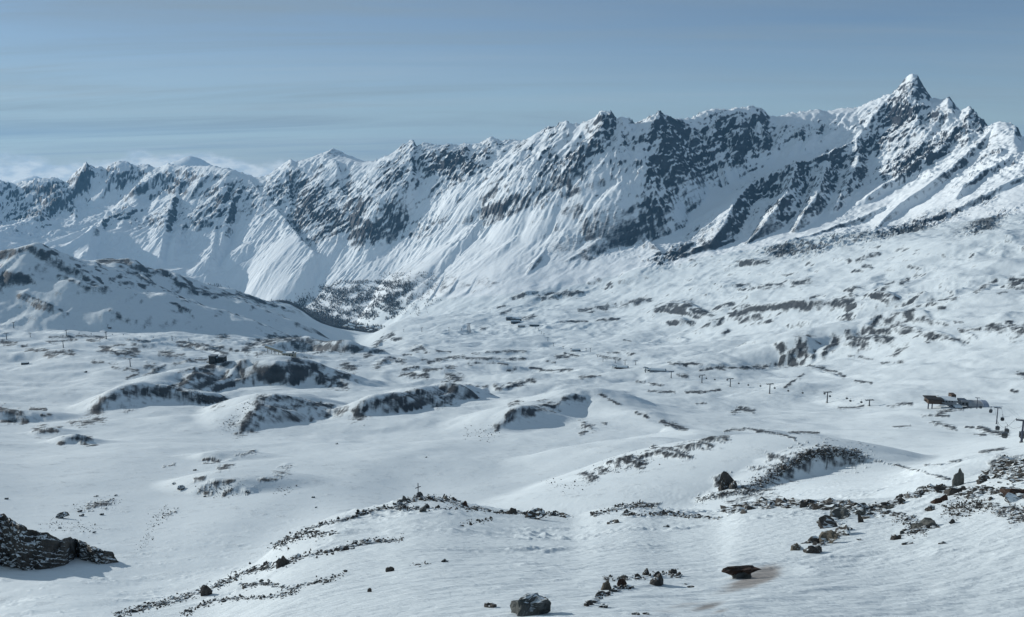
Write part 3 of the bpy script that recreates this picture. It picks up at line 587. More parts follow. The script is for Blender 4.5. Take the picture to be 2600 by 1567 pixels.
# terraces on the right foot of the range and hummocks in the basin
ja = int(np.searchsorted(R, 140)); jb = int(np.searchsorted(R, 9000))
x = X[ja:jb]; y = Y[ja:jb]; q = Q[ja:jb]
basin = sstep(180, 600, q) * (1 - M[ja:jb])
und = fbm(x / 420, y / 420, 3, 41) * 9 + fbm(x / 130 + .3 * perlin(x / 90, y / 90, 5), y / 170, 3, 42) * 3.4
calm = 1 - 0.9 * np.exp(-((pxs[None, :] - 850) / 130) ** 2) * sstep(3900, 4600, q)
basin = basin * calm
Z[ja:jb] += basin * 2.2 * und * np.clip(q / 1300, 0.35, 1.6)
knob = ridged(x / 150, y / 190, 4, 43, 0.5) - 0.45
rocky = sstep(0.0, 0.5, fbm(x / 600, y / 600, 2, 44) + 0.12 * sstep(2300, 3200, q)) * sstep(900, 2600, q)
Z[ja:jb] += basin * rocky * 13 * knob
Z[ja:jb] += basin * 0.45 * np.clip(q / 500, 0.4, 2.5) * fbm(x / 26, y / 34, 3, 45)
# wind-packed snow on the near slope: low drifts and thin crusts
jc = int(np.searchsorted(R, 420))
x = X[:jc]; y = Y[:jc]; q = Q[:jc]
near = 1 - sstep(160, 400, q)
a1 = 0.86 * x + 0.51 * y; b1 = -0.51 * x + 0.86 * y
Z[:jc] += near * sstep(3, 16, q) * (0.55 * fbm(x / 22, y / 22, 3, 51) * np.clip(q / 60, 0.25, 1.4))
drift = ridged(a1 / 7.5 + .5 * perlin(x / 6, y / 6, 6), b1 / 2.6, 4, 52, 0.5)
patch = sstep(-0.10, 0.35, fbm(x / 14, y / 14, 3, 54))
Z[:jc] += near * sstep(2, 9, q) * patch * 0.30 * (drift - 0.4) * np.clip(q / 40, 0.6, 2.0)
Z[:jc] += near * 0.075 * fbm(a1 / 2.2, b1 / 0.7, 3, 53)

# ------------------------------------------------------------------ normals and bare rock
def grid_normals(X, Y, Z):
    def d0(A): return np.gradient(A, axis=0)
    def d1(A): return np.gradient(A, axis=1)
    ax, ay, az_ = d1(X), d1(Y), d1(Z); bx, by, bz = d0(X), d0(Y), d0(Z)
    nx = ay * bz - az_ * by; ny = az_ * bx - ax * bz; nz = ax * by - ay * bx
    l = np.sqrt(nx * nx + ny * ny + nz * nz) + 1e-12
    return nx / l, ny / l, nz / l
NX, NY, NZ = grid_normals(X, Y, Z)
SL = np.degrees(np.arccos(np.clip(np.abs(NZ), 0, 1)))
PX, PY = to_pixel(X, Y, Z)
ROCK = np.zeros_like(Z)
# steep faces, more on the sides turned to the right (north) and away from the sun
xs_, ys_ = X[jm:], Y[jm:]
slm = SL[jm:]
asp = NX[jm:]                       # > 0: turned to the right
n1 = fbm(xs_ / 240, ys_ / 240, 4, 61, 0.6); n2 = fbm(xs_ / 38, ys_ / 38, 3, 62, 0.65)
zrel = sstep(-980, -560, Z[jm:])
strata = perlin((Z[jm:] - 0.42 * xs_ + 0.15 * ys_) / 34, (xs_ + ys_) / 900, 66) + 0.6 * perlin((Z[jm:] - 0.42 * xs_ + 0.15 * ys_) / 13, (xs_ + ys_) / 400, 67)
leftish = 1 - sstep(350, 750, pxs)[None, :]
r = 0.34 * leftish + (slm - 43) / 13 + 0.40 * asp + 0.75 * n1 + 0.18 * n2 + 0.28 * RIB2 + 0.45 * (0.45 - np.abs(RIB1)) + 0.50 * strata
r = r + 0.55 * np.exp(-((Q[jm:] - Dcrest[None, :] + 25) / 70.0) ** 2) * sstep(560, 700, pxs)[None, :] * (0.6 + 1.6 * n1)
ROCK[jm:] = M[jm:] * zrel * r - (1 - zrel) * M[jm:]
ROCK[jm:] = np.where(M[jm:] > 0.02, ROCK[jm:] - 0.25 * (1 - M[jm:]), 0)
ROCK[jm:] += CF[jm:] * (0.72 + 0.35 * n2 + 0.8 * n1 + 0.45 * RIB2 + 0.6 * (0.45 - np.abs(RIB1)) + 0.8 * strata) + SF[jm:]
# strokes in the basin
nbk = np.zeros_like(Z)
ja = int(np.searchsorted(R, 120)); jb = int(np.searchsorted(R, 9000))
nbk[ja:jb] = fbm(X[ja:jb] / 55, Y[ja:jb] / 80, 4, 71, 0.68)
nfine = np.zeros_like(Z); jf = int(np.searchsorted(R, 2500)); nfine[ja:jf] = fbm(X[ja:jf] / 9, Y[ja:jf] / 14, 4, 72, 0.7)
wob1 = np.zeros_like(Z); wob2 = np.zeros_like(Z)
_kw = np.clip(Q[ja:jb] / 45, 8, 70)
_b = np.round(np.log2(_kw) * 2) / 2; _kw = 2.0 ** _b
_k2 = 2.0 ** (np.round(np.log2(np.clip(Q[ja:jb] / 120, 2.5, 40)) * 2) / 2)
nst = np.zeros_like(Z); nst[ja:jb] = fbm(X[ja:jb] / _k2, Y[ja:jb] / _k2 / 1.7, 4, 75, 0.7)
wob1[ja:jb] = fbm(X[ja:jb] / _kw, Y[ja:jb] / _kw / 1.6, 3, 73, 0.6); wob2[ja:jb] = fbm(X[ja:jb] / _kw, Y[ja:jb] / _kw / 1.6, 3, 79, 0.6)
for (pts, t, st), (d0_, d1_) in zip(STROKES, HITS):
    p = np.array(pts)
    a0, _ = ray(p[:, 0].min() - 2.2 * t - 4, p[:, 1].mean()); a1_, _ = ray(p[:, 0].max() + 2.2 * t + 4, p[:, 1].mean())
    js, is_ = span(float(a0), float(a1_), d0_ * 0.78, d1_ * 1.25)
    gx = PX[js, is_] + 3.2 * t * wob1[js, is_]; gy = PY[js, is_] + 2.0 * t * wob2[js, is_]
    if gx.size == 0: continue
    best = np.full(gx.shape, 1e9)
    for (ax_, ay_), (bx_, by_) in zip(p[:-1], p[1:]):
        ex, ey = bx_ - ax_, by_ - ay_; L2 = ex * ex + ey * ey + 1e-9
        tt = np.clip(((gx - ax_) * ex + (gy - ay_) * ey) / L2, 0, 1)
        ddy = gy - ay_ - tt * ey
        best = np.minimum(best, np.hypot((gx - ax_ - tt * ex) * 0.8, np.where(ddy > 0, 0.75, 1.15) * ddy))
    w = (1.15 - best / max(1.3 * t, 3.0)) * st + 1.9 * nst[js, is_] + 0.5 * nbk[js, is_] + 0.12
    w = np.where(best < 2.4 * t + 3, w, -9)
    ROCK[js, is_] = np.maximum(ROCK[js, is_], w)
# a few bare spots where hummocks are steep
sb = (SL - 27) / 9 + 1.1 * nbk + 0.5 * nfine
bz = sstep(500, 1200, Q) * (1 - M) * sstep(-1000, -900, Z)
ROCK = np.maximum(ROCK, np.where(bz > 0.05, sb * bz, -1))
# bare soil and grit blown over the near snow
for (cx, cy, rx, ry, tilt, amt) in [(1935,1456,56,20,-18,1.35),(1900,1478,80,11,-12,1.0),(1860,1500,70,8,-12,.55),(1800,1540,46,8,-14,1.1),(1740,1536,60,7,-6,.7),(1700,1552,60,7,0,.5),(1830,1552,30,6,-14,.9)]:
    dx = PX[:jc] - cx; dy = PY[:jc] - cy
    c, s = math.cos(math.radians(tilt)), math.sin(math.radians(tilt))
    e = ((dx * c + dy * s) / rx) ** 2 + ((-dx * s + dy * c) / ry) ** 2
    ROCK[:jc] += amt * np.exp(-e)
ROCK = np.clip(ROCK, -1, 2).astype(np.float32)

# ------------------------------------------------------------------ mesh objects
def grid_object(name, sel, mat, label=None):
    """sel: boolean (NJ-1, NA-1) of quads"""
    jj, ii = np.nonzero(sel)
    v00 = jj * NA + ii
    quads = np.stack([v00, v00 + 1, v00 + NA + 1, v00 + NA], 1)
    used, inv = np.unique(quads.ravel(), return_inverse=True)
    me = bpy.data.meshes.new(name)
    nv, nf = len(used), len(quads)
    co = np.stack([X.ravel()[used], Y.ravel()[used], Z.ravel()[used]], 1).astype(np.float32)
    me.vertices.add(nv); me.vertices.foreach_set('co', co.ravel())
    me.loops.add(nf * 4); me.loops.foreach_set('vertex_index', inv.astype(np.int32).ravel())
    me.polygons.add(nf); me.polygons.foreach_set('loop_start', np.arange(0, nf * 4, 4, dtype=np.int32))
    try: me.polygons.foreach_set('loop_total', np.full(nf, 4, np.int32))
    except Exception: pass
    me.polygons.foreach_set('use_smooth', np.ones(nf, bool))
    at = me.attributes.new('rock', 'FLOAT', 'POINT'); at.data.foreach_set('value', ROCK.ravel()[used])
    me.update(calc_edges=True); me.validate()
    nrm = np.stack([NX.ravel()[used], NY.ravel()[used], NZ.ravel()[used]], 1).astype(np.float32)
    me.normals_split_custom_set_from_vertices(nrm)
    me.materials.append(mat)
    o = bpy.data.objects.new(name, me); COL.objects.link(o)
    o['kind'] = 'structure'
    if label: o['label'] = label
    return o
def Zat(x, y):
    """height of the finished land at world x, y (bilinear on the grid)"""
    a = math.atan2(x, y); d = math.hypot(x, y)
    i = min(max(int(np.searchsorted(AZ, a)) - 1, 0), NA - 2); j = min(max(int(np.searchsorted(R, d)) - 1, 0), NJ - 2)
    fi = min(max((a - AZ[i]) / (AZ[i+1] - AZ[i]), 0), 1); fj = min(max((d - R[j]) / (R[j+1] - R[j]), 0), 1)
    return float((Z[j, i] * (1-fi) + Z[j, i+1] * fi) * (1-fj) + (Z[j+1, i] * (1-fi) + Z[j+1, i+1] * fi) * fj)
def ground(px, py, dmin=5.0):
    """point of the finished land seen at a photo pixel"""
    a, t = ray(px, py); a = float(a); t = float(t)
    i = min(max(int(np.searchsorted(AZ, a)) - 1, 0), NA - 2); fi = (a - AZ[i]) / (AZ[i+1] - AZ[i])
    col = Z[:, i] * (1 - fi) + Z[:, i+1] * fi
    g = col - R * t
    b = (g >= 0) & (R >= dmin)
    j = int(np.argmax(b)) if b.any() else NJ - 1
    if j > 0 and g[j] != g[j-1]:
        k = min(max(-g[j-1] / (g[j] - g[j-1]), 0), 1); d = R[j-1] + (R[j] - R[j-1]) * k
    else: d = R[j]
    x_, y_ = d * math.sin(a), d * math.cos(a)
    return Vector((x_, y_, Zat(x_, y_)))
# ------------------------------------------------------------------ materials
class NT:
    def __init__(s, name):
        s.m = bpy.data.materials.new(name); s.m.use_nodes = True
        s.t = s.m.node_tree; s.t.nodes.clear()
        s.out = s.n('ShaderNodeOutputMaterial'); s.b = s.n('ShaderNodeBsdfPrincipled')
        s.l(s.b.outputs[0], s.out.inputs['Surface'])
    def n(s, t, **kw):
        n = s.t.nodes.new(t)
        for k, v in kw.items(): setattr(n, k, v)
        return n
    def l(s, a, b): s.t.links.new(a, b)
    def val(s, sock, v):
        if isinstance(v, (int, float)): sock.default_value = v
        elif isinstance(v, (tuple, list)): sock.default_value = (*v, 1) if len(v) == 3 and sock.type == 'RGBA' else v
        else: s.l(v, sock)
    def math(s, op, a, b=0.0, clamp=False):
        n = s.n('ShaderNodeMath', operation=op, use_clamp=clamp); s.val(n.inputs[0], a); s.val(n.inputs[1], b); return n.outputs[0]
    def pos(s):
        return s.n('ShaderNodeNewGeometry').outputs['Position']
    def objco(s): return s.n('ShaderNodeTexCoord').outputs['Object']
    def map(s, vec, scale=(1,1,1), rot=(0,0,0)):
        n = s.n('ShaderNodeMapping'); n.inputs['Scale'].default_value = scale; n.inputs['Rotation'].default_value = rot; s.l(vec, n.inputs[0]); return n.outputs[0]
    def noise(s, vec, scale, detail=4, rough=0.55, dist=0.0):
        n = s.n('ShaderNodeTexNoise'); n.inputs['Scale'].default_value = scale; n.inputs['Detail'].default_value = detail
        n.inputs['Roughness'].default_value = rough; n.inputs['Distortion'].default_value = dist; s.l(vec, n.inputs['Vector']); return n.outputs[0]
    def ramp(s, v, a, b, smooth=True):
        n = s.n('ShaderNodeMapRange'); n.interpolation_type = 'SMOOTHSTEP' if smooth else 'LINEAR'
        n.inputs[1].default_value = a; n.inputs[2].default_value = b; s.l(v, n.inputs[0]); return n.outputs[0]
    def mix(s, f, a, b):
        n = s.n('ShaderNodeMixRGB'); s.val(n.inputs[0], f); s.val(n.inputs[1], a); s.val(n.inputs[2], b); return n.outputs[0]
    def bump(s, h, strength, dist):
        n = s.n('ShaderNodeBump'); n.inputs['Strength'].default_value = strength; n.inputs['Distance'].default_value = dist; s.l(h, n.inputs['Height']); return n
    def rough(s, v): s.val(s.b.inputs['Roughness'], v)
    def color(s, v): s.val(s.b.inputs['Base Color'], v)
    def spec(s, v): s.b.inputs['Specular IOR Level'].default_value = v

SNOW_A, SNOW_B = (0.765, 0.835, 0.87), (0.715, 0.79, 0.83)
def terrain_mat(name, grain, rock_a, rock_b, bump_m, edge=0.30, strata=False, wn1=1.6, snow=None):
    """snow over rock: the vertex field 'rock' decides, broken up by noise of the given grain (metres)"""
    k = NT(name)
    p = k.pos()
    att = k.n('ShaderNodeAttribute', attribute_name='rock').outputs['Fac']
    ps = k.map(k.map(p, (1, 1, 1), (0, math.radians(22), 0)), (0.5, 0.5, 2.0)) if strata else p
    n1 = k.noise(ps, 1.0 / grain, 6, 0.65)
    n2 = k.noise(k.map(p, (1, 1, 2.2)), 1.0 / (grain * 5), 4, 0.6)
    f = k.math('ADD', att, k.math('MULTIPLY', k.math('SUBTRACT', n1, 0.5), wn1))
    f = k.math('ADD', f, k.math('MULTIPLY', k.math('SUBTRACT', n2, 0.5), 0.5))
    f = k.ramp(f, 0.62 - edge, 0.62 + edge)
    rc = k.mix(k.ramp(n2, 0.35, 0.65), rock_a, rock_b)
    sn = snow or (SNOW_A, SNOW_B)
    sc = k.mix(k.noise(p, 1.0 / (grain * 9), 3), sn[0], sn[1])
    k.color(k.mix(f, sc, rc)); k.rough(0.75); k.spec(0.2)
    b1 = k.bump(k.math('MULTIPLY', n1, k.math('ADD', k.math('MULTIPLY', f, 0.85), 0.15)), 0.8, bump_m)
    k.l(b1.outputs[0], k.b.inputs['Normal'])
    return k.m
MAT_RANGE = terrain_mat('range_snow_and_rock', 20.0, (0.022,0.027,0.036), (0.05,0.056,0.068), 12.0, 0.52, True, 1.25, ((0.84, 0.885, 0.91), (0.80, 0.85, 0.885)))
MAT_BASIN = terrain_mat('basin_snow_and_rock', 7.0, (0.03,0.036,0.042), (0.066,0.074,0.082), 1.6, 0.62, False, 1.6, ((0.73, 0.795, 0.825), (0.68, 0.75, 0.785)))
def near_mat():
    k = NT('near_snow')
    p = k.pos()
    n1 = k.noise(k.map(p, (1, 2.6, 1), (0, 0, 0.54)), 1.4, 7, 0.6)
    n2 = k.noise(p, 9.0, 5, 0.6)
    att = k.n('ShaderNodeAttribute', attribute_name='rock').outputs['Fac']
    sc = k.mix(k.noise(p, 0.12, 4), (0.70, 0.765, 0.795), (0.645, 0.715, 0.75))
    soil = k.ramp(k.math('ADD', att, k.math('MULTIPLY', k.math('SUBTRACT', k.noise(k.map(p, (1, 2.0, 1), (0, 0, 0.4)), 1.6, 6, 0.65), 0.5), 1.1)), 0.25, 1.25)
    k.color(k.mix(k.math('MULTIPLY', soil, 0.85), sc, (0.27, 0.235, 0.21))); k.rough(0.7); k.spec(0.25)
    b1 = k.bump(k.math('ADD', n1, k.math('MULTIPLY', n2, 0.12)), 0.7, 0.2)
    k.l(b1.outputs[0], k.b.inputs['Normal'])
    return k.m
MAT_NEAR = near_mat()
qc = 0.5 * (Q[:-1, :-1] + Q[1:, 1:])
edge_c = Dedge[None, :-1] * 1.25; foot_c = Dfoot[None, :-1] - 350
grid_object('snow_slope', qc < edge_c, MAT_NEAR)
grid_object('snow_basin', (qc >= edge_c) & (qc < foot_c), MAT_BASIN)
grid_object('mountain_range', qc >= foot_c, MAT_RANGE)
# ------------------------------------------------------------------ rock meshes
rng = random.Random(11)
def rock_mat(name, ca, cb, snow=0.62):
    k = NT(name)
    oc = k.objco(); p = k.pos()
    n1 = k.noise(oc, 2.2, 6, 0.65); n2 = k.noise(k.map(oc, (1, 1, 4)), 5.0, 5, 0.6)
    base = k.mix(k.ramp(n1, 0.3, 0.7), ca, cb)
    base = k.mix(k.math('MULTIPLY', k.ramp(n2, 0.55, 0.75), 0.5), base, (0.17, 0.16, 0.15))
    nz = k.n('ShaderNodeSeparateXYZ'); k.l(k.n('ShaderNodeNewGeometry').outputs['Normal'], nz.inputs[0])
    f = k.math('ADD', nz.outputs['Z'], k.math('MULTIPLY', k.math('SUBTRACT', k.noise(p, 1.7, 5, 0.6), 0.5), 1.3))
    f = k.ramp(f, snow + 0.18, snow + 0.42)
    k.color(k.mix(f, base, SNOW_A)); k.rough(0.85); k.spec(0.2)
    b1 = k.bump(k.math('ADD', n1, k.math('MULTIPLY', n2, 0.4)), 0.6, 0.12)
    k.l(b1.outputs[0], k.b.inputs['Normal'])
    return k.m
MAT_ROCK = rock_mat('dark_rock', (0.035,0.035,0.035), (0.085,0.08,0.072), 0.56)
MAT_ROCK_RED = rock_mat('rust_brown_rock', (0.03,0.019,0.015), (0.062,0.040,0.031), 1.05)
MAT_ROCK_TAN = rock_mat('tan_rock', (0.085,0.078,0.062), (0.15,0.135,0.11), 0.68)
MAT_ROCK_GREY = rock_mat('green_grey_rock', (0.055,0.062,0.06), (0.125,0.13,0.125), 0.74)

def rock_bm(seed, kind, sub=3):
    r = random.Random(seed)
    dims = {'block': (1, .8, .62), 'slab': (1, .62, .26), 'shard': (1, .42, .6), 'round': (1, .85, .62)}[kind]
    bm = bmesh.new()
    n = {'shard': 12, 'slab': 13, 'block': 13, 'round': 30}[kind]
    ex = {'block': .8, 'slab': .7, 'shard': .95, 'round': 1.05}[kind]
    for _ in range(n):
        v = Vector((r.gauss(0, 1), r.gauss(0, 1), r.gauss(0, 1))).normalized()
        v = Vector([math.copysign(abs(c) ** ex, c) for c in v])
        if kind == 'shard' and v.z > 0: v.x *= 1 - 0.75 * v.z; v.y *= 1 - 0.6 * v.z
        v *= r.uniform(.82, 1.08)
        bm.verts.new((v.x * dims[0] * .5, v.y * dims[1] * .5, v.z * dims[2] * .5))
    res = bmesh.ops.convex_hull(bm, input=bm.verts)
    junk = [g for g in res['geom_interior'] + res['geom_unused'] if isinstance(g, bmesh.types.BMVert)]
    bmesh.ops.delete(bm, geom=list(set(junk)), context='VERTS')
    if sub:
        bmesh.ops.subdivide_edges(bm, edges=bm.edges[:], cuts=sub, use_grid_fill=True)
        bmesh.ops.triangulate(bm, faces=bm.faces[:])
        from mathutils import noise as mn
        off = Vector((r.uniform(0, 50), r.uniform(0, 50), r.uniform(0, 50)))
        for v in bm.verts:
            d_ = mn.noise(v.co * 2.6 + off) * .16 + mn.noise(v.co * 6.0 + off) * .09
            st_ = .035 * math.floor((v.co.z * 1.0 + .15 * v.co.x) * 9 + mn.noise(v.co * 2 + off))     # bedding steps
            v.co += v.co.normalized() * d_ + Vector((r.uniform(-1, 1), r.uniform(-1, 1), r.uniform(-1, 1))) * .018
            v.co.x += st_ * .12 * r.choice((.6, 1)); v.co.y += st_ * .08
    xs = [v.co.x for v in bm.verts]; s = 1.0 / (max(xs) - min(xs)); cx_ = (max(xs) + min(xs)) / 2
    for v in bm.verts: v.co = Vector(((v.co.x - cx_) * s, v.co.y * s, v.co.z * s))
    z0 = min(v.co.z for v in bm.verts)
    for v in bm.verts: v.co.z -= z0
    return bm
ROCKS = {}
for kind in ('block', 'slab', 'shard', 'round'):
    for q in range(5):
        bm = rock_bm(100 + q * 7 + len(kind) * 31, kind)
        for mname, mat in (('dark', MAT_ROCK), ('red', MAT_ROCK_RED), ('tan', MAT_ROCK_TAN), ('grey', MAT_ROCK_GREY)):
            me = bpy.data.meshes.new('rock'); bm.to_mesh(me); me.materials.append(mat)
            ROCKS[(kind, q, mname)] = (me, max(v.co.z for v in bm.verts))
        bm.free()
def place_rock(px, py, wpx, asp=None, kind='block', colour='dark', rot=None, tilt=0.0, sink=0.45, name='rock', label='', cat='rock', group=None, var=None, dmin=5.0):
    """px, py: foot of the stone in the photo; wpx: width there; asp: height / width"""
    g = ground(px, py, dmin); d = (g.y * CP - g.z * SP)
    w = wpx * d / F
    me, mh = ROCKS[(kind, rng.randrange(5) if var is None else var, colour)]
    o = bpy.data.objects.new(name, me); COL.objects.link(o)
    hscale = w if asp is None else w * asp / ((1 - sink) * mh)
    dep = w * rng.uniform(.85, 1.25)
    o.scale = (w, dep, hscale)
    o.rotation_euler = (tilt * .4, tilt, rng.uniform(-.35, .35) if rot is None else rot)
    h = mh * hscale
    o.location = g + Vector((0, 0, -sink * h - 0.02 * w))
    if abs(tilt) > .15: o.location.z += abs(math.sin(tilt)) * w * .18
    o['label'] = label; o['category'] = cat
    if group: o['group'] = group
    return o
def along(poly, t):
    L = [math.dist(a, b) for a, b in zip(poly[:-1], poly[1:])]; s = t * sum(L)
    for (a, b), l in zip(zip(poly[:-1], poly[1:]), L):
        if s <= l: return a[0] + (b[0] - a[0]) * s / l, a[1] + (b[1] - a[1]) * s / l
        s -= l
    return poly[-1]
RUBBLE = []
def band(poly, thick, n, wlo, whi, label, group, kinds=('block', 'slab', 'slab', 'shard'), colours=('dark', 'dark', 'dark', 'grey'), rub=0, dmin=5.0, asp=(.28, .6), rsize=(2.2, 9.0)):
    for _ in range(int(n * 0.62 + .5)):
        x, y = along(poly, rng.random())
        x += rng.gauss(0, thick * .6); y += rng.gauss(0, thick * .55)
        w = wlo + (whi - wlo) * rng.random() ** 2.2
        place_rock(x, y, w, rng.uniform(*asp), rng.choice(kinds), rng.choice(colours), None, rng.gauss(0, .16), label=label, group=group, dmin=dmin)
    for _ in range(int(rub * 1.7)):
        x, y = along(poly, rng.random())
        x += rng.gauss(0, thick * .95); y += rng.gauss(0, thick * .8)
        RUBBLE.append((x, y, rsize[0] + (rsize[1] - rsize[0]) * rng.random() ** 2, dmin))

# the long dark band down the left shoulder and its neighbours
band([(290,1566),(372,1540),(433,1527),(493,1509),(557,1486),(615,1457),(646,1449),(722,1430)], 8, 46, 7, 24, 'dark angular stone in the long rock band down the left shoulder', 'stones of the long band down the left shoulder', rub=330)
band([(722,1430),(752,1418),(795,1407),(828,1404),(871,1393),(904,1379),(959,1372),(1030,1369)], 6, 30, 6, 22, 'dark stone in the upper end of the band below the cross', 'stones at the upper end of the long band', rub=150)
place_rock(524,1510,29,.95,'round','dark',0,0,.4,'boulder','black rounded boulder standing tallest in the left rock band','boulder',var=1)
place_rock(722,1436,36,.75,'round','dark',.3,-.2,.4,'boulder','dark boulder with a snow-covered left flank in the left rock band','boulder',var=2)
place_rock(752,1419,26,.5,'round','dark',0,0,.4,'boulder','low rounded dark boulder just uphill of the snow-flanked one','boulder',var=3)
place_rock(871,1398,28,.5,'block','dark',0,.1,.4,'boulder','dark blocky boulder where the left rock band thins out','boulder',var=0)
band([(463,1560),(533,1531),(585,1521),(676,1517),(737,1509),(760,1500)], 6, 20, 5, 17, 'small dark stone in the lower broken row beside the long band', 'stones of the lower broken row', rub=150)
band([(612,1488),(676,1482),(737,1497),(774,1488),(813,1475),(840,1474),(883,1451)], 6, 18, 6, 20, 'dark stone in the short row between the long band and open snow', 'stones of the short middle row', rub=110)
band([(691,1390),(716,1384),(755,1360),(780,1355),(822,1360)], 8, 16, 5, 16, 'dark slab lying in the patch above the long rock band', 'slabs of the patch above the long band', ('slab','slab','block'), rub=150)
band([(767,1348),(822,1331),(874,1319),(920,1305),(960,1290),(1010,1284)], 4, 16, 5, 15, 'thin dark slab on the snow edge leading up to the cross', 'slabs along the snow edge', ('slab','slab','block'), rub=130)
# knoll of the cross
band([(1005,1284),(1030,1272),(1059,1266),(1101,1266),(1140,1270),(1165,1277)], 6, 26, 9, 30, 'dark jagged stone piled on the knoll that carries the cross', 'stones of the cross knoll', ('block','shard','slab'), ('dark','dark','tan','grey'), rub=170, asp=(.4,.9))
band([(1010,1292),(1075,1294),(1101,1290),(1180,1293),(1244,1299)], 4, 14, 7, 24, 'low dark stone along the foot of the cross knoll', 'stones at the foot of the cross knoll', ('slab','block'), rub=90)
place_rock(1176,1287,20,.9,'shard','red',0,.2,.4,'boulder','upright rusty brown rock at the right end of the cross knoll','boulder',var=0)
band([(1257,1303),(1309,1303),(1364,1312),(1406,1306),(1449,1312)], 4, 14, 9, 30, 'dark stone on the snow edge right of the cross knoll', 'stones on the edge right of the cross', rub=70)
place_rock(1364,1318,58,.45,'block','dark',0,-.15,.4,'boulder','large black slab-topped boulder on the snow edge right of the cross','boulder',var=1)
place_rock(1406,1310,32,.35,'slab','dark',.2,.2,.4,'boulder','leaning dark slab beside the large black slab-topped boulder','boulder',var=2)
band([(1170,1334),(1192,1328),(1221,1322),(1251,1319)], 4, 8, 8, 20, 'dark stone in the short row below the cross edge', 'stones of the row below the cross edge', rub=40)
place_rock(1559,1328,34,.38,'slab','dark',0,-.12,.4,'boulder','lone long dark slab on open snow left of the stone crest','boulder',var=0)
place_rock(1692,1338,17,.4,'slab','dark',0,0,.2,'stone','lone small flat stone on smooth snow','stone',var=1)
band([(1501,1308),(1545,1298),(1582,1284),(1663,1284)], 5, 12, 6, 16, 'grey stone on the low rounded rise behind the near slope', 'stones of the low rounded rise', rub=160, colours=('grey','dark'))
band([(1582,1306),(1647,1306),(1692,1302),(1740,1310),(1800,1315)], 4, 18, 7, 26, 'dark stone in the row under the low rounded rise', 'stones of the row under the rise', rub=90)
# lone stones on the smooth snow
for (x, y, w, a_, k_, lab) in [(988,1451,23,.75,'shard','pointed dark stone leaning on smooth snow'),(937,1503,12,1.2,'shard','small upright dark stone alone on rippled snow'),(1129,1427,21,.38,'slab','flat dark stone alone above the rippled snow'),
    (1062,1434,14,.35,'slab','thin flat stone beside a trail of pebbles'),(1244,1541,35,.5,'slab','tilted dark slab left of the big grey boulder'),(910,1386,12,.6,'block','little dark block between two rock bands')]:
    place_rock(x, y, w, a_, k_, 'dark', None, .15, .3, 'stone', lab, 'stone')
band([(1030,1438),(1062,1434),(1100,1430)], 3, 0, 3, 5, '', '', rub=14)
# big grey boulder at the bottom
place_rock(1352,1558,110,.42,'round','grey',-.25,-.22,.42,'boulder','big rounded green-grey boulder half buried in near snow','boulder',var=4)
# broken rock right of it
band([(1536,1470),(1570,1467),(1614,1470),(1640,1466),(1670,1462),(1700,1455),(1725,1462)], 6, 22, 9, 26, 'sharp dark stone in the cluster right of the big grey boulder', 'stones of the sharp cluster', ('shard','block','block'), rub=60, asp=(.5,.95))
place_rock(1532,1498,30,.95,'shard','tan',.4,.25,.4,'stone','pale triangular shard stuck upright in drifted snow','stone',var=1)
place_rock(1578,1488,28,.6,'block','red',0,.1,.4,'stone','rusty square stone among the sharp dark cluster','stone',var=2)
place_rock(1668,1484,38,.75,'block','dark',0,0,.4,'boulder','largest dark block of the sharp cluster','boulder',var=3)
band([(1484,1540),(1510,1527),(1530,1514),(1556,1501),(1601,1493)], 2, 12, 18, 34, 'dark piece of the thin rock rib bordering the drift', 'pieces of the thin rock rib', ('slab','block'), rub=12, asp=(.3,.5))
place_rock(1533,1542,31,.3,'slab','dark',.2,-.2,.1,'stone','dark sliver below the thin rock rib','stone',var=3)
for (x, y, w) in [(1754,1492,19),(1741,1484,10),(1614,1561,22),(1640,1560,18)]:
    place_rock(x, y, w, .4, 'slab', 'dark', None, .1, .15, 'stone', 'small flat dark stone on snow near the brown grit patch', 'stone', 'small flat stones near the grit')
# red slab on its grey pillow
pil = place_rock(1882,1468,54,.46,'block','grey',0,0,.3,'boulder','grey pedestal stone under the rusty brown slab','boulder',var=0)
red = place_rock(1884,1442,98,.31,'slab','red',.05,-.05,.0,'boulder','long rusty brown slab perched on a grey stone','boulder',var=2)
red.location = pil.location + Vector((0, 0, (ROCKS[('round',0,'grey')][1] * pil.scale.z) * .26))
red.location += Vector((0.02, 0.1, 0))
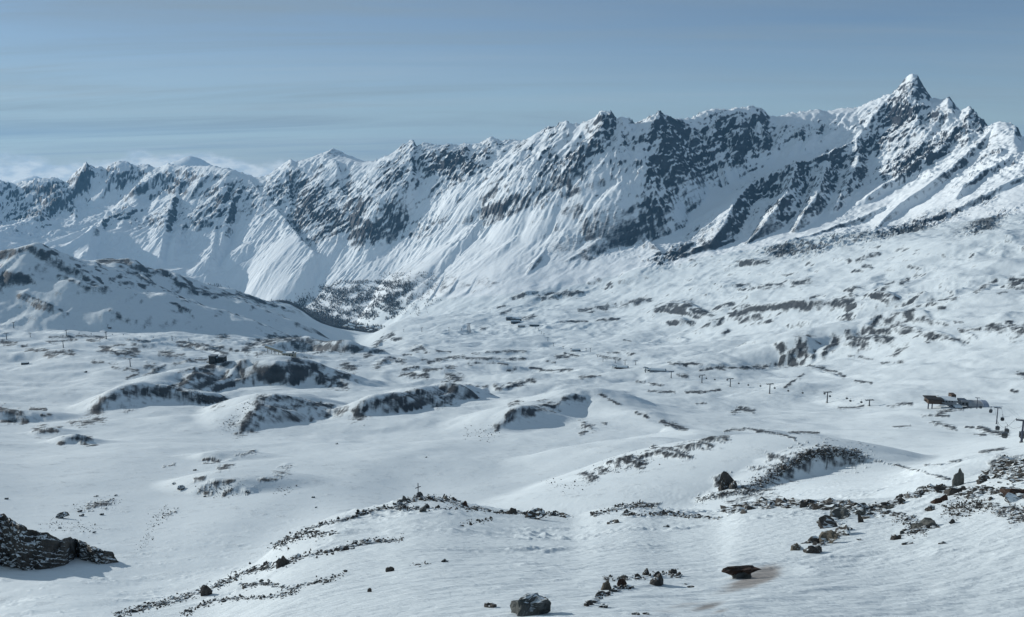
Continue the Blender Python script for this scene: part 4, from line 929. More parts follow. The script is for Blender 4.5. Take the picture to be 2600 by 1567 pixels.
# dark pieces stepping up to the crest
for (x, y, w, a_, k_, c_, r_, lab) in [(2022,1396,34,.7,'shard','tan',.2,'pale wedge-shaped stone beside the bird-like dark slabs'),(2060,1378,52,.42,'slab','dark',0,'dark wing-like slab lying across the snow'),(2066,1402,44,.62,'block','dark',-.2,'black block under the wing-like slab'),
    (2113,1378,52,.62,'block','tan',.1,'tan squarish block below the crest'),(2145,1358,48,.6,'block','dark',.2,'dark block leaning on the tan squarish one'),(2103,1340,46,.82,'block','dark',0,'dark rounded block topped by snow under the crest'),
    (2136,1318,54,.62,'block','grey',0,'broad grey block right under the stone crest'),(2184,1306,34,.5,'block','grey',0,'grey block in a row of flat slabs'),(2225,1315,62,.24,'slab','dark',-.1,'long dark slab lying flat below the crest'),(2190,1326,16,1.4,'shard','dark',0,'thin dark stake-like stone pointing down the snow'),
    (2257,1290,30,.5,'round','grey',0,'smooth grey oval stone near the crest'),(2351,1338,58,.5,'slab','grey',-.6,'tilted grey slab among the small shards'),(2274,1370,28,.8,'round','dark',0,'round dark stone with a snow cap below the shards'),
    (2416,1330,22,.8,'shard','dark',.3,'lone triangular stone on open snow'),(2367,1296,26,.65,'round','dark',0,'dark round stone uphill of the shards'),(2438,1232,29,1.5,'shard','grey',0,'tall snow-streaked pillar stone on the skyline of the near slope'),
    (2422,1254,50,.7,'block','dark',.1,'dark block at the foot of the tall pillar stone'),(2389,1276,44,.62,'block','red',.2,'rusty brown block left of the pillar stone'),(2497,1224,32,.72,'block','dark',0,'square dark stone right of the pillar stone'),
    (2580,1256,74,.45,'block','red',0,'wide brown ledge rock near the gravel slope'),(2574,1272,46,.45,'block','dark',.3,'dark block below the wide brown ledge rock')]:
    place_rock(x, y, w * 1.08, a_ * (.72 if a_ < 1.2 else 1.0), k_, c_, r_, rng.gauss(0, .2), .42, 'boulder', lab, 'boulder')
place_rock(2391,1380,20,.35,'slab','dark',0,0,.2,'stone','small dark sliver alone on the right-hand snow','stone')
place_rock(2304,1382,30,.3,'slab','dark',.2,0,.2,'stone','flat dark stone with a forked edge on open snow','stone')
place_rock(2184,1372,19,.25,'slab','dark',-.5,0,.2,'stone','thin sliver of stone between the tan block and the shards','stone')
band([(1864,1299),(1905,1287),(1977,1279),(2040,1282),(2099,1284),(2152,1282)], 6, 34, 12, 42, 'dark slab in the stone crest above the red slab', 'slabs of the stone crest', ('slab','slab','block'), rub=120, asp=(.28,.5))
band([(2160,1290),(2200,1290),(2230,1283),(2270,1276),(2290,1264),(2330,1252),(2370,1242),(2410,1238)], 5, 26, 12, 36, 'brown-grey slab along the rising right crest', 'slabs of the rising right crest', ('slab','slab','block'), ('dark','grey','red'), rub=120, asp=(.25,.5))
band([(2270,1320),(2310,1325),(2350,1340),(2330,1355),(2300,1350)], 10, 22, 8, 22, 'dark shard in the scree patch below the right crest', 'shards of the scree patch', ('shard','slab','block'), rub=150)
band([(2400,1300),(2440,1290),(2480,1285),(2510,1280)], 12, 10, 6, 16, 'small stone in the gravel fan beside the pillar stone', 'stones of the gravel fan', rub=420, colours=('grey','dark'))
band([(2530,1200),(2560,1185),(2590,1195),(2600,1180),(2570,1215)], 14, 26, 10, 32, 'dark rock on the stony shoulder at the right end of the crest', 'rocks of the stony shoulder', ('block','slab','shard'), rub=200)
band([(2540,1300),(2575,1290),(2600,1310),(2570,1325)], 10, 16, 9, 26, 'dark stone in the patch under the brown ledge rock', 'stones under the brown ledge rock', rub=70)

# heavier broken rock that makes the crests read as one stony band
HEAVY = []
def heavy(poly, thick, n, lo, hi, dmin=5.0):
    for _ in range(int(n * 1.5)):
        x, y = along(poly, rng.random()); HEAVY.append((x + rng.gauss(0, thick * .8), y + rng.gauss(0, thick * .45), lo + (hi - lo) * rng.random() ** 1.8, dmin))
heavy([(1862,1300),(1905,1288),(1977,1282),(2040,1284),(2099,1287),(2160,1284)], 9, 260, 9, 42)
heavy([(2150,1292),(2230,1290),(2270,1280),(2300,1266),(2350,1250),(2410,1240)], 7, 170, 7, 28)
heavy([(2180,1300),(2260,1308),(2330,1318)], 9, 60, 6, 22)
heavy([(2400,1250),(2460,1245),(2510,1240)], 8, 50, 6, 20)
heavy([(2520,1205),(2560,1180),(2600,1195),(2570,1222)], 17, 240, 7, 30)
heavy([(2440,1262),(2500,1250),(2560,1250),(2600,1262)], 12, 110, 7, 28)
heavy([(2520,1290),(2560,1300),(2600,1320)], 14, 90, 7, 26)
heavy([(2280,1310),(2330,1330),(2370,1335),(2310,1352)], 10, 110, 6, 24)
heavy([(2090,1330),(2130,1320),(2150,1345),(2110,1372),(2060,1388)], 8, 60, 8, 30)
heavy([(2530,1300),(2575,1292),(2600,1310)], 12, 70, 6, 22)
heavy([(1000,1288),(1030,1276),(1062,1268),(1101,1268),(1150,1275),(1170,1283)], 5, 170, 5, 20)
heavy([(1170,1288),(1212,1288),(1257,1302),(1320,1303),(1400,1310),(1450,1312)], 3, 90, 5, 16)
heavy([(900,1311),(932,1298),(984,1291),(1030,1290),(1075,1292)], 3, 80, 4, 14)
heavy([(290,1568),(372,1541),(433,1528),(493,1510),(557,1487),(615,1458),(646,1450),(722,1432),(800,1408),(871,1394),(930,1378),(1000,1374)], 7, 330, 5, 17)
heavy([(700,1386),(755,1362),(790,1352),(822,1358),(850,1350)], 8, 110, 5, 14)
heavy([(767,1348),(822,1332),(874,1320),(920,1306)], 3, 70, 4, 13)
heavy([(463,1560),(533,1531),(585,1522),(676,1518),(750,1505)], 5, 100, 4, 13)
heavy([(612,1489),(676,1483),(737,1497),(813,1476),(850,1470)], 5, 80, 4, 14)
heavy([(1484,1541),(1510,1528),(1530,1515),(1556,1502),(1601,1494)], 2, 34, 10, 26)
heavy([(1536,1472),(1600,1470),(1670,1464),(1725,1464)], 6, 40, 6, 18)
heavy([(1501,1309),(1560,1296),(1600,1286),(1663,1286)], 4, 70, 4, 14)
heavy([(1582,1307),(1660,1306),(1760,1312),(1830,1316)], 4, 90, 5, 18)
heavy([(1884,1246),(1925,1230),(1965,1205),(2006,1182),(2046,1160),(2080,1152),(2128,1150),(2176,1158)], 11, 170, 4, 12, 160.0)
# ------------------------------------------------------------------ rubble: too small and too many to count
def make_rubble(name, items, mat, label, sub=0, hr=(.6, 1.3), sk=.12, wide=1.0):
    V, Fc = [], []
    r = random.Random(5)
    protos = []
    for q in range(8):
        bm = rock_bm(900 + q, r.choice(('block', 'slab', 'shard')), sub)
        bm.verts.index_update()
        protos.append(([v.co.copy() for v in bm.verts], [[v.index for v in f.verts] for f in bm.faces])); bm.free()
    for (x, y, w, dmin) in items:
        g = ground(x, y, dmin); d = g.y * CP - g.z * SP; s = w * d / F
        vs_, fs_ = r.choice(protos); a = r.uniform(0, 6.28); ca, sa_ = math.cos(a), math.sin(a); hz_ = r.uniform(*hr); o = len(V)
        for c in vs_:
            V.append((g.x + wide * s * (c.x * ca - c.y * sa_), g.y + s * (c.x * sa_ + c.y * ca), g.z + s * hz_ * (c.z - sk * .5)))
        Fc += [[i + o for i in f] for f in fs_]
    me = bpy.data.meshes.new(name); me.from_pydata(V, [], Fc); me.materials.append(mat)
    o = bpy.data.objects.new(name, me); COL.objects.link(o); o['kind'] = 'stuff'; o['label'] = label
    return o

# rocky hump with scattered blocks behind the crest, lone boulders in the basin
band([(1884,1246),(1925,1230),(1965,1203),(2006,1180),(2046,1158),(2080,1150),(2128,1148),(2176,1156)], 11, 34, 6, 17, 'dark boulder strewn over the crest of the rocky hump', 'boulders of the rocky hump', ('block','round','block'), rub=520, dmin=160.0, asp=(.6,1.0), rsize=(2.2, 7))
band([(1770,1272),(1830,1255),(1884,1250)], 6, 8, 5, 12, 'small dark block on the left tail of the rocky hump', 'blocks on the tail of the hump', rub=110, dmin=160.0, rsize=(2, 5))
place_rock(1847,1240,46,1.0,'shard','dark',.2,-.1,.3,'rock_tower','dark crumbling rock tower beside the rocky hump','rock tower',var=2,dmin=170.0)
place_rock(1835,1244,26,1.0,'block','dark',.4,.1,.3,'rock_tower','broken lower block leaning on the crumbling rock tower','rock tower',var=1,dmin=170.0)
place_rock(1864,1240,24,.8,'block','dark',0,-.1,.3,'rock_tower','squat dark block on the uphill side of the rock tower','rock tower',var=3,dmin=170.0)
for (x, y, w, lab) in [(161,1316,33,'largest snow-dusted boulder lying alone in the left basin'),]:
    place_rock(x, y, w, .5, 'block', 'dark', 0, 0, .15, 'boulder', lab, 'boulder', dmin=120.0, var=1)
for (x, y, w) in [(202,1300,11),(207,1311,12),(258,1308,11),(247,1262,9),(295,1260,9),(16,1268,10),(152,1342,9),(240,1354,10),(795,1264,9),(803,1290,7),(442,1230,10),(460,1243,20),(495,1195,9),(520,1262,7),(628,1250,10),(855,1128,7),(1082,1162,6),(217,946,8)]:
    place_rock(x, y, w, .5, 'block', 'dark', None, 0, .15, 'boulder', 'small dark boulder alone on the snow of the left basin', 'boulder', 'lone boulders of the left basin', dmin=120.0)
for poly, th, rb in [([(190,1290),(240,1285),(300,1270)],10,90),([(110,1330),(180,1335),(250,1345)],12,80),([(380,1350),(410,1310),(440,1290)],10,90),([(350,1390),(385,1360)],8,40),([(500,1240),(560,1250),(600,1235)],14,90),([(700,1250),(740,1240)],8,30),
                     ([(1180,1090),(1240,1110),(1260,1090)],12,60),([(1530,1190),(1600,1175),(1660,1160)],14,140),([(1380,1225),(1430,1235),(1480,1240)],10,50),([(570,1090),(610,1060),(640,1030)],12,120),([(470,1000),(520,1010),(550,1020)],8,70)]:
    band(poly, th, 0, 1, 2, '', '', rub=rb, dmin=120.0, rsize=(1.6, 4.5))
make_rubble('rubble', RUBBLE, MAT_ROCK, 'loose dark rubble strewn between the larger stones')
make_rubble('broken_rock', HEAVY, MAT_ROCK, 'broken dark rock half buried in snow along the near crests', 1, (.35, .8), .3, 1.35)

# ------------------------------------------------------------------ the dark outcrop at the left edge: a steep broken face, snow on its back
def outcrop(name, crest, foot, label):
    NS, NT_, NB = 150, 34, 16
    cr = [(p[0], p[1], p[2]) for p in crest]
    V, Fc = [], []
    def lerp_poly(P, t):
        xs = np.array([p[0] for p in P]); x_ = xs[0] + (xs[-1] - xs[0]) * t
        return tuple(float(np.interp(x_, xs, [p[k] for p in P])) for k in range(len(P[0])))
    pts = []
    for i in range(NS):
        t = i / (NS - 1)
        cx_, cy_, cd = lerp_poly(crest, t); fx_, fy_ = lerp_poly(foot, t)
        a, tn = ray(cx_, cy_); a = float(a); tn = float(tn)
        g = ground(fx_, fy_, 120.0)
        cd = math.hypot(g.x, g.y) + .045 * max(fy_ - cy_, 2)
        C = Vector((cd * math.sin(a), cd * math.cos(a), cd * tn))
        h = max(C.z - g.z, .3)
        row = []
        for j in range(NB):          # back slope, from the snow behind up to the crest
            s = j / NB
            B = C + Vector((-.25, 1, 0)).normalized() * h * 2.6 * (1 - s); B.z = Zat(B.x, B.y) - .8 + (C.z - Zat(B.x, B.y) + .8) * s ** 1.5
            row.append(B)
        for j in range(NT_ + 1):     # face down to the foot
            s = j / NT_
            p = C.lerp(Vector((g.x, g.y, g.z - 1.2)), s)
            p += Vector((.2, -.8, 0)) * (math.sin(s * math.pi) * h * .16)
            row.append(p)
        pts.append(row)
    A = np.array([[tuple(p) for p in r_] for r_ in pts])
    s1 = (ridged(A[..., 0] / 7 + A[..., 2] / 11, A[..., 1] / 7 - A[..., 2] / 6, 5, 91, .55) - .4)
    s2 = fbm(A[..., 0] / 2.2 + A[..., 2] / 3, A[..., 2] / 2.0 + A[..., 1] / 3, 4, 92, .6)
    w = np.clip(np.arange(A.shape[1]) / NB, 0, 1) ** 3
    fadee = np.minimum(1, np.minimum(np.arange(NS), NS - 1 - np.arange(NS)) / 14)[:, None]
    A[..., 1] -= (2.6 * s1 + 1.1 * s2) * w * (.25 + .75 * fadee); A[..., 0] += 1.0 * s2 * w; A[..., 2] += (1.3 * s2 + 1.3 * s1) * w * fadee
    ncol = A.shape[1]
    V = [tuple(p) for p in A.reshape(-1, 3)]
    for i in range(NS - 1):
        for j in range(ncol - 1):
            q = i * ncol + j; Fc.append((q, q + 1, q + ncol + 1, q + ncol))
    me = bpy.data.meshes.new(name); me.from_pydata(V, [], Fc); me.materials.append(MAT_OUT)
    o = bpy.data.objects.new(name, me); COL.objects.link(o)
    o['label'] = label; o['category'] = 'rock outcrop'
    return o
def out_mat():
    k = NT('outcrop_rock')
    p = k.pos()
    n1 = k.noise(p, .35, 6, .65); n2 = k.noise(k.map(p, (1, 1, 2.5)), 1.1, 5, .65)
    base = k.mix(k.ramp(n1, .3, .7), (.035,.034,.033), (.10,.092,.08))
    nz = k.n('ShaderNodeSeparateXYZ'); k.l(k.n('ShaderNodeNewGeometry').outputs['Normal'], nz.inputs[0])
    f = k.math('ADD', nz.outputs['Z'], k.math('MULTIPLY', k.math('SUBTRACT', n2, .5), 1.1))
    k.color(k.mix(k.ramp(f, .58, .82), base, SNOW_A)); k.rough(.85); k.spec(.2)
    b1 = k.bump(n2, .8, .5); k.l(b1.outputs[0], k.b.inputs['Normal'])
    return k.m
MAT_OUT = out_mat()
outcrop('rock_outcrop', [(-140,1262,262),(-60,1285,256),(0,1305,250),(40,1326,246),(73,1345,243),(122,1353,240),(150,1368,238),(178,1364,238),(203,1372,236),(243,1390,232),(284,1403,228),(300,1424,224)],
        [(-140,1440),(-60,1440),(0,1436),(61,1448),(122,1445),(162,1437),(190,1415),(227,1428),(260,1433),(300,1428)], 'dark snow-dusted rock outcrop casting a blue shadow at the foot of the basin')
# ------------------------------------------------------------------ mesh builder for made things
class MB:
    def __init__(s): s.v = []; s.f = []
    def add(s, vs_, fs_):
        o = len(s.v); s.v += [tuple(p) for p in vs_]; s.f += [tuple(i + o for i in f) for f in fs_]; return s
    def box(s, c, d, rz=0.0, pitch=0.0):
        R_ = Matrix.Rotation(rz, 3, 'Z') @ Matrix.Rotation(pitch, 3, 'Y')
        vs_ = [Vector(c) + R_ @ Vector((x * d[0] / 2, y * d[1] / 2, z * d[2] / 2)) for z in (-1, 1) for y in (-1, 1) for x in (-1, 1)]
        return s.add(vs_, [(0,2,3,1),(4,5,7,6),(0,1,5,4),(2,6,7,3),(0,4,6,2),(1,3,7,5)])
    def tube(s, p, q, r0, r1=None, n=8):
        p, q = Vector(p), Vector(q); r1 = r0 if r1 is None else r1
        ax = (q - p).normalized(); t = ax.orthogonal().normalized(); b = ax.cross(t); vs_ = []
        for c, r in ((p, r0), (q, r1)):
            vs_ += [c + t * (r * math.cos(2*math.pi*i/n)) + b * (r * math.sin(2*math.pi*i/n)) for i in range(n)]
        fs_ = [(i, (i+1) % n, n + (i+1) % n, n + i) for i in range(n)] + [tuple(range(n-1, -1, -1)), tuple(range(n, 2*n))]
        return s.add(vs_, fs_)
    def gable(s, c, d, h, over=0.0, th=0.0):
        """pitched roof prism, ridge along x"""
        x, y = d[0] / 2 + over, d[1] / 2 + over; cx_, cy_, cz = c
        vs_ = [(cx_-x, cy_-y, cz), (cx_+x, cy_-y, cz), (cx_+x, cy_+y, cz), (cx_-x, cy_+y, cz), (cx_-x, cy_, cz+h), (cx_+x, cy_, cz+h)]
        return s.add(vs_, [(0,3,2,1),(0,1,5,4),(3,4,5,2),(0,4,3),(1,2,5)])
    def vault(s, c, L, W, H, n=12):
        """half-barrel, axis along x"""
        vs_ = []; cx_, cy_, cz = c
        for sx in (-1, 1):
            vs_ += [(cx_ + sx * L / 2, cy_ - W / 2 * math.cos(math.pi * i / n), cz + H * math.sin(math.pi * i / n)) for i in range(n + 1)]
        m_ = n + 1
        return s.add(vs_, [(i, m_ + i, m_ + i + 1, i + 1) for i in range(n)] + [tuple(range(m_)), tuple(range(2*m_-1, m_-1, -1))])
    def build(s, name, mat, parent=None):
        me = bpy.data.meshes.new(name); me.from_pydata(s.v, [], s.f); me.materials.append(mat)
        o = bpy.data.objects.new(name, me); COL.objects.link(o)
        if parent is not None: o.parent = parent
        return o
def thing(name, label, cat, loc, rz=0.0, group=None):
    o = bpy.data.objects.new(name, None); COL.objects.link(o); o.location = loc; o.rotation_euler = (0, 0, rz)
    o['label'] = label; o['category'] = cat
    if group: o['group'] = group
    return o
def plain(name, col, rough=0.6, metal=0.0, var=0.25, sc=0.4):
    k = NT(name); n = k.noise(k.objco(), sc, 4, .6)
    dk = tuple(c * (1 - var) for c in col); k.color(k.mix(k.ramp(n, .3, .7), col, dk)); k.rough(rough); k.b.inputs['Metallic'].default_value = metal
    return k.m
M_STEEL = plain('galvanised_steel', (.05,.056,.066), .6, .2)
M_STEEL_D = plain('dark_blue_steel', (.035,.045,.075), .55, .2)
M_CONC = plain('concrete', (.34,.33,.31), .85)
M_DARK = plain('dark_timber', (.022,.02,.018), .8)
M_BEIGE = plain('beige_render', (.42,.36,.26), .85)
M_WHITEW = plain('pale_grey_wall', (.36,.38,.40), .8)
M_GREYMETAL = plain('grey_sheet_metal', (.22,.24,.26), .5, .3)
M_GREEN = plain('green_grey_frame', (.10,.15,.14), .6)
M_GLASS = plain('dark_glass', (.02,.025,.03), .15)
M_ROOFSNOW = plain('roof_snow', SNOW_A, .7, 0, .05)
M_BROWN = plain('brown_timber', (.07,.045,.03), .8)
M_CABIN = plain('cabin_grey', (.10,.11,.12), .35, .1)
M_LARCH = plain('bare_larch', (.12,.112,.11), .9, 0, .5, .02)

def depth_at(g): return g.y * CP - g.z * SP
# ------------------------------------------------------------------ lift pylons
def pylon(px, py, top_py, yaw, label, group, mat=M_STEEL, dmin=400.0, arm=5.2):
    g = ground(px, py, dmin); d = depth_at(g); h = max((py - top_py) * d / F / math.cos(PITCH) * 1.0, 5.0)
    t = thing('lift_pylon', label, 'lift pylon', g, yaw, group)
    k_ = max(h / 15.0, .95) if d > 1100 else max(h / 26.0, .4); arm = arm * k_
    MB().tube((0, 0, -2), (0, 0, h), .95 * k_, .62 * k_, 10).build('mast', mat, t)
    MB().box((0, 0, 0), (2.6 * k_, 2.6 * k_, 1.4 * k_)).build('footing', M_CONC, t)
    MB().box((0, 0, h), (arm * 2, .9 * k_, .95 * k_)).box((0, 0, h + .9 * k_), (arm * 1.7, .25 * k_, .2 * k_)).build('crossarm', mat, t)
    for sx in (-1, 1):
        m = MB().box((sx * arm, 0, h + .1), (.6 * k_, 4.4 * k_, .8 * k_))
        for k in range(6): m.tube((sx * arm - .3 * k_, (-1.8 + k * .72) * k_, h + .35 * k_), (sx * arm + .3 * k_, (-1.8 + k * .72) * k_, h + .35 * k_), .3 * k_, n=8)
        m.build('sheave_train', mat, t)
    return t, Vector((g.x, g.y, g.z + h)), arm
def line_yaw(pts, i):
    a = pts[max(i - 1, 0)]; b = pts[min(i + 1, len(pts) - 1)]
    v = b - a; return math.atan2(v.y, v.x) - math.pi / 2
ARMS = {}
def arm_of(h): return ARMS[(round(h.x), round(h.y))]
def lift_line(rows, label, group, mat, dmin, arm=5.2):
    gs = [ground(r[0], r[1], dmin) for r in rows]; heads = []; yaws = []
    for i, r in enumerate(rows):
        y = line_yaw(gs, i); _, hd, ar = pylon(r[0], r[1], r[2], y, label, group, mat, dmin, arm); heads.append(hd); yaws.append(y); ARMS[(round(hd.x), round(hd.y))] = ar
    return heads, yaws
def cable(heads, yaws, arm, label, group):
    for sx in (-1, 1):
        P = []
        for i, (h, y) in enumerate(zip(heads, yaws)):
            p = h + Vector((math.cos(y), math.sin(y), 0)) * sx * arm_of(h) + Vector((0, 0, .5))
            if P:
                a = P[-1]; L = (p - a).length
                for k in range(1, 6):
                    q = a.lerp(p, k / 6); q.z -= .018 * L * 4 * (k / 6) * (1 - k / 6); P.append(q)
            P.append(p)
        m = MB()
        for a, b in zip(P[:-1], P[1:]): m.tube(a, b, .05, n=5)
        o = m.build('lift_cable', M_STEEL); o['label'] = label; o['category'] = 'cable'; o['group'] = group
def cabin(p, yaw, label, group):
    t = thing('gondola_cabin', label, 'gondola', p, yaw, group)
    bm = bmesh.new(); bmesh.ops.create_cube(bm, size=1.0)
    for v in bm.verts: v.co = Vector((v.co.x * (2.0 if v.co.z > 0 else 2.3), v.co.y * (2.2 if v.co.z > 0 else 2.5), v.co.z * 2.3 - 3.4))
    bmesh.ops.bevel(bm, geom=bm.edges[:], offset=.35, segments=2, affect='EDGES')
    me = bpy.data.meshes.new('body'); bm.to_mesh(me); bm.free(); me.materials.append(M_CABIN)
    b = bpy.data.objects.new('body', me); COL.objects.link(b); b.parent = t
    MB().box((0, 0, -3.1), (2.22, 2.42, .9)).build('window', M_GLASS, t)
    MB().tube((0, 0, -2.2), (0, 0, 0), .09).box((0, 0, 0), (.3, 1.0, .25)).build('hanger', M_STEEL, t)
def cabins_on(heads, yaws, arm, spec, label, group):
    for (i, f, sx) in spec:
        a, b = heads[i], heads[i + 1]; y = yaws[i] * (1 - f) + yaws[i + 1] * f
        off = Vector((math.cos(y), math.sin(y), 0)) * sx * (arm_of(a) * (1 - f) + arm_of(b) * f)
        p = a.lerp(b, f) + off + Vector((0, 0, .6)); p.z -= .018 * (b - a).length * 4 * f * (1 - f)
        cabin(p, y, label, group)

MAIN = [(1517,907,901),(1531,918,907),(1562,922,912),(1587,927,914.5),(1614,927,916),(1639,946,934),(1704,960,943),(1782,972.5,952.5),(1854,982,961.7),(1954,999.7,975),(2100,1022.8,995.6),(2207,1031,1016)]
hd, yw = lift_line(MAIN, 'grey steel pylon with a T-shaped head on the gondola line left of the big station', 'pylons of the gondola line below the big station', M_STEEL, 900.0)
cable(hd, yw, 5.2, 'thin haul cable of the gondola line below the big station', 'cables of the lower gondola line')
spec = [(5,.4,1),(6,.45,1),(6,.85,-1),(7,.25,1),(7,.55,1),(7,.8,-1),(8,.3,1),(8,.55,1),(8,.85,1),(9,.15,1),(9,.4,1),(9,.65,1),(9,.9,-1),(10,.15,1),(10,.4,-1),(10,.65,1),(10,.9,1)]
cabins_on(hd, yw, 5.2, spec, 'small dark gondola cabin hanging on the line left of the big station', 'cabins below the big station')
UP = [(2480,1038,1010),(2530,1077,1035),(2592,1139,1082),(2690,1260,1170)]
hd, yw = lift_line(UP[:3], 'dark blue lift pylon on the line climbing past the big station', 'pylons of the line above the big station', M_STEEL_D, 300.0, 4.6)
cable(hd, yw, 4.6, 'thin haul cable of the line above the big station', 'cables of the upper gondola line')
cabins_on(hd, yw, 4.6, [(0,.35,1),(0,.6,-1),(0,.85,1),(1,.15,-1),(1,.4,1),(1,.45,-1),(1,.75,1),(1,.9,-1)], 'dark gondola cabin hanging between the blue pylons', 'cabins above the big station')
FARL = [(1360,834,829),(1367,839,833.5),(1374.6,848,841),(1381,854,847),(1391,867,857),(1405,879.4,871),(1430,886.5,879.5),(1450,893.6,884.5),(1488,891.6,885),(1499,893.6,884.5)]
hd, yw = lift_line(FARL, 'tiny grey pylon on the chairlift running down to the far valley station', 'pylons of the far chairlift', M_STEEL, 2500.0, 4.5)
LEFT = [(17,862,846),(77,856,846),(169,853,839),(270,861,844),(437,865,854),(480,868,860)]
hd, yw = lift_line(LEFT, 'thin lift pylon standing on the low rocky rise below the shaded foothill', 'pylons of the left lift', M_STEEL, 1500.0, 5.0)
cabins_on(hd, yw, 5.0, [(2,.35,1),(2,.65,1),(3,.1,1),(3,.25,-1),(3,.5,1),(3,.7,1),(4,.2,1)], 'dark speck of a lift cabin under the shaded foothill', 'cabins of the left lift')
MIDL = [(1025,843,836),(1071,843,832.5),(1140,841,831.5),(1172,840,834)]
hd, yw = lift_line(MIDL, 'slender lift pylon on the far lip of the plateau', 'pylons on the far plateau lip', M_STEEL, 2500.0, 4.5)
for (x, y, ty) in [(35,833,819),(274,833,825),(331,931,911),(161,883,866)]:
    pylon(x, y, ty, .6, 'single pale lift pole standing apart on the left snowfields', 'single poles on the left snowfields', M_STEEL, 1200.0, 3.0)

# ------------------------------------------------------------------ lattice tower
g = ground(1190.5, 846, 2500.0); d = depth_at(g); h = 24 * d / F
t = thing('lattice_tower', 'four-legged steel lattice tower on the far lip of the plateau', 'tower', g, .4)
wb = 9 * d / F / 2
for sx in (-1, 1):
    for sy in (-1, 1): MB().tube((sx * wb, sy * wb, -2), (sx * wb * .35, sy * wb * .35, h), .9, .6, 6).build('leg', M_STEEL, t)
m = MB()
for k in range(1, 5):
    f = k / 5; w_ = wb * (1 - .65 * f); z_ = h * f
    for (a_, b_) in (((-1,-1),(1,-1)),((1,-1),(1,1)),((1,1),(-1,1)),((-1,1),(-1,-1))):
        m.tube((a_[0]*w_, a_[1]*w_, z_), (b_[0]*w_, b_[1]*w_, z_), .4, n=5)
        f2 = (k - 1) / 5; w2 = wb * (1 - .65 * f2); m.tube((a_[0]*w2, a_[1]*w2, h * f2), (b_[0]*w_, b_[1]*w_, z_), .3, n=5)
m.build('bracing', M_STEEL, t)
MB().box((0, 0, h), (wb * 2.2, wb * 1.2, 1.6)).build('head', M_STEEL_D, t)

# ------------------------------------------------------------------ big gondola station
g = ground(2420, 1034, 700.0); d = depth_at(g); u = .88 * d / F
t = thing('gondola_station', 'long gondola station with a dark raised canopy and pale barrel roofs', 'lift station', g, -.12)
def P(px): return (px - 2420) * u
MB().box((P(2366), 2, 17 * u), (38 * u, 12, 13 * u)).box((P(2380), 3, 15 * u), (26 * u, 9, 9 * u)).build('canopy', M_BROWN, t)
MB().box((P(2366), 2, 24.5 * u), (45 * u, 15, 2.2 * u)).box((P(2346), 2, 16 * u), (10 * u, 4, 1.0 * u)).build('canopy_roof', M_DARK, t)
for x_ in (2350.5, 2361): MB().box((P(x_), -1, 3 * u), (2.2 * u, 1.4, 22 * u)).build('support_leg', M_STEEL_D, t)
MB().box((P(2405), 6, 14 * u), (46 * u, 14, 14 * u)).build('wall', M_WHITEW, t)
MB().gable((P(2404), 6, 21.2 * u), (50 * u, 17, 0), 6 * u).build('roof', M_ROOFSNOW, t)
for x_ in (2392, 2399, 2408, 2415): MB().box((P(x_), -1.1, 17 * u), (3.2 * u, .2, 4 * u)).build('window', M_GLASS, t)
MB().box((P(2425), 9, 25 * u), (13 * u, 8, 16 * u)).build('chimney_block', M_BROWN, t)
MB().box((P(2402), -3, 8 * u), (40 * u, 4, 3.0 * u), 0, math.radians(27)).build('covered_ramp', M_WHITEW, t)
MB().box((P(2402), -5.2, 7.4 * u), (40 * u, .3, 1.0 * u), 0, math.radians(27)).build('ramp_rail', M_DARK, t)
MB().box((P(2426), -2, 2 * u), (26 * u, 12, 5 * u)).build('loading_deck', M_STEEL_D, t)
MB().vault((P(2428), -1, 4.5 * u), 20 * u, 13, 4 * u).build('deck_roof', M_ROOFSNOW, t)
MB().box((P(2449), 3, 14 * u), (20 * u, 12, 14 * u)).build('machine_room', M_GREYMETAL, t)
for x_ in (2443, 2453): MB().box((P(x_), -3.2, 14 * u), (4 * u, .3, 6 * u)).build('window', M_GLASS, t)
MB().vault((P(2482), 2, 5 * u), 52 * u, 18, 15 * u).build('barrel_hall', M_WHITEW, t)
MB().vault((P(2503), 2, 5.2 * u), 15 * u, 18.8, 15.8 * u).build('hall_end', plain('blue_grey_sheet', (.30,.36,.46), .5), t)
MB().box((P(2480), -6.6, 6 * u), (44 * u, 4.6, 5 * u)).build('plinth', M_GREYMETAL, t)
for x_ in (2447, 2456, 2470, 2490): MB().box((P(x_), -8, 1 * u), (1.4 * u, 1, 8 * u)).build('pillar', M_STEEL, t)

# ------------------------------------------------------------------ two barrel-roofed mid stations
def barrel_station(px, py, wpx, hpx, label, flip, wall, dmin=1800.0):
    g = ground(px, py, dmin); d = depth_at(g); u = d / F
    t = thing('barrel_station', label, 'lift station', g, -.25)
    L = wpx * u
    MB().vault((L * .12, 0, -1), L * .72, L * .34, hpx * u).build('barrel_shell', wall, t)
    MB().vault((L * .12, 0, hpx * u * .5), L * .66, L * .30, hpx * u * .56).build('snow_cover', M_ROOFSNOW, t)
    MB().box((-L * .34, -1, hpx * u * .75), (L * .34, L * .26, .8), 0, math.radians(16)).build('entrance_canopy', M_ROOFSNOW, t)
    for k in range(4): MB().box((-L * .46 + k * L * .07, -L * .13, hpx * u * .45), (.9, .9, hpx * u * .9), 0, math.radians(14)).build('slanted_beam', M_GREEN, t)
    MB().box((-L * .25, -L * .14, hpx * u * .3), (L * .2, .4, hpx * u * .4)).build('window', M_GLASS, t)
barrel_station(1575, 936, 42, 9, 'low station with a dark barrel shell and white slanted roof', 1, M_DARK)
barrel_station(1664, 943, 56, 9, 'longer grey barrel station with green slanted beams', 1, M_GREYMETAL)
g = ground(1462, 892, 2500.0); u = depth_at(g) / F
t = thing('snow_roofed_station', 'small snow-roofed turning station on the far chairlift', 'lift station', g, .1)
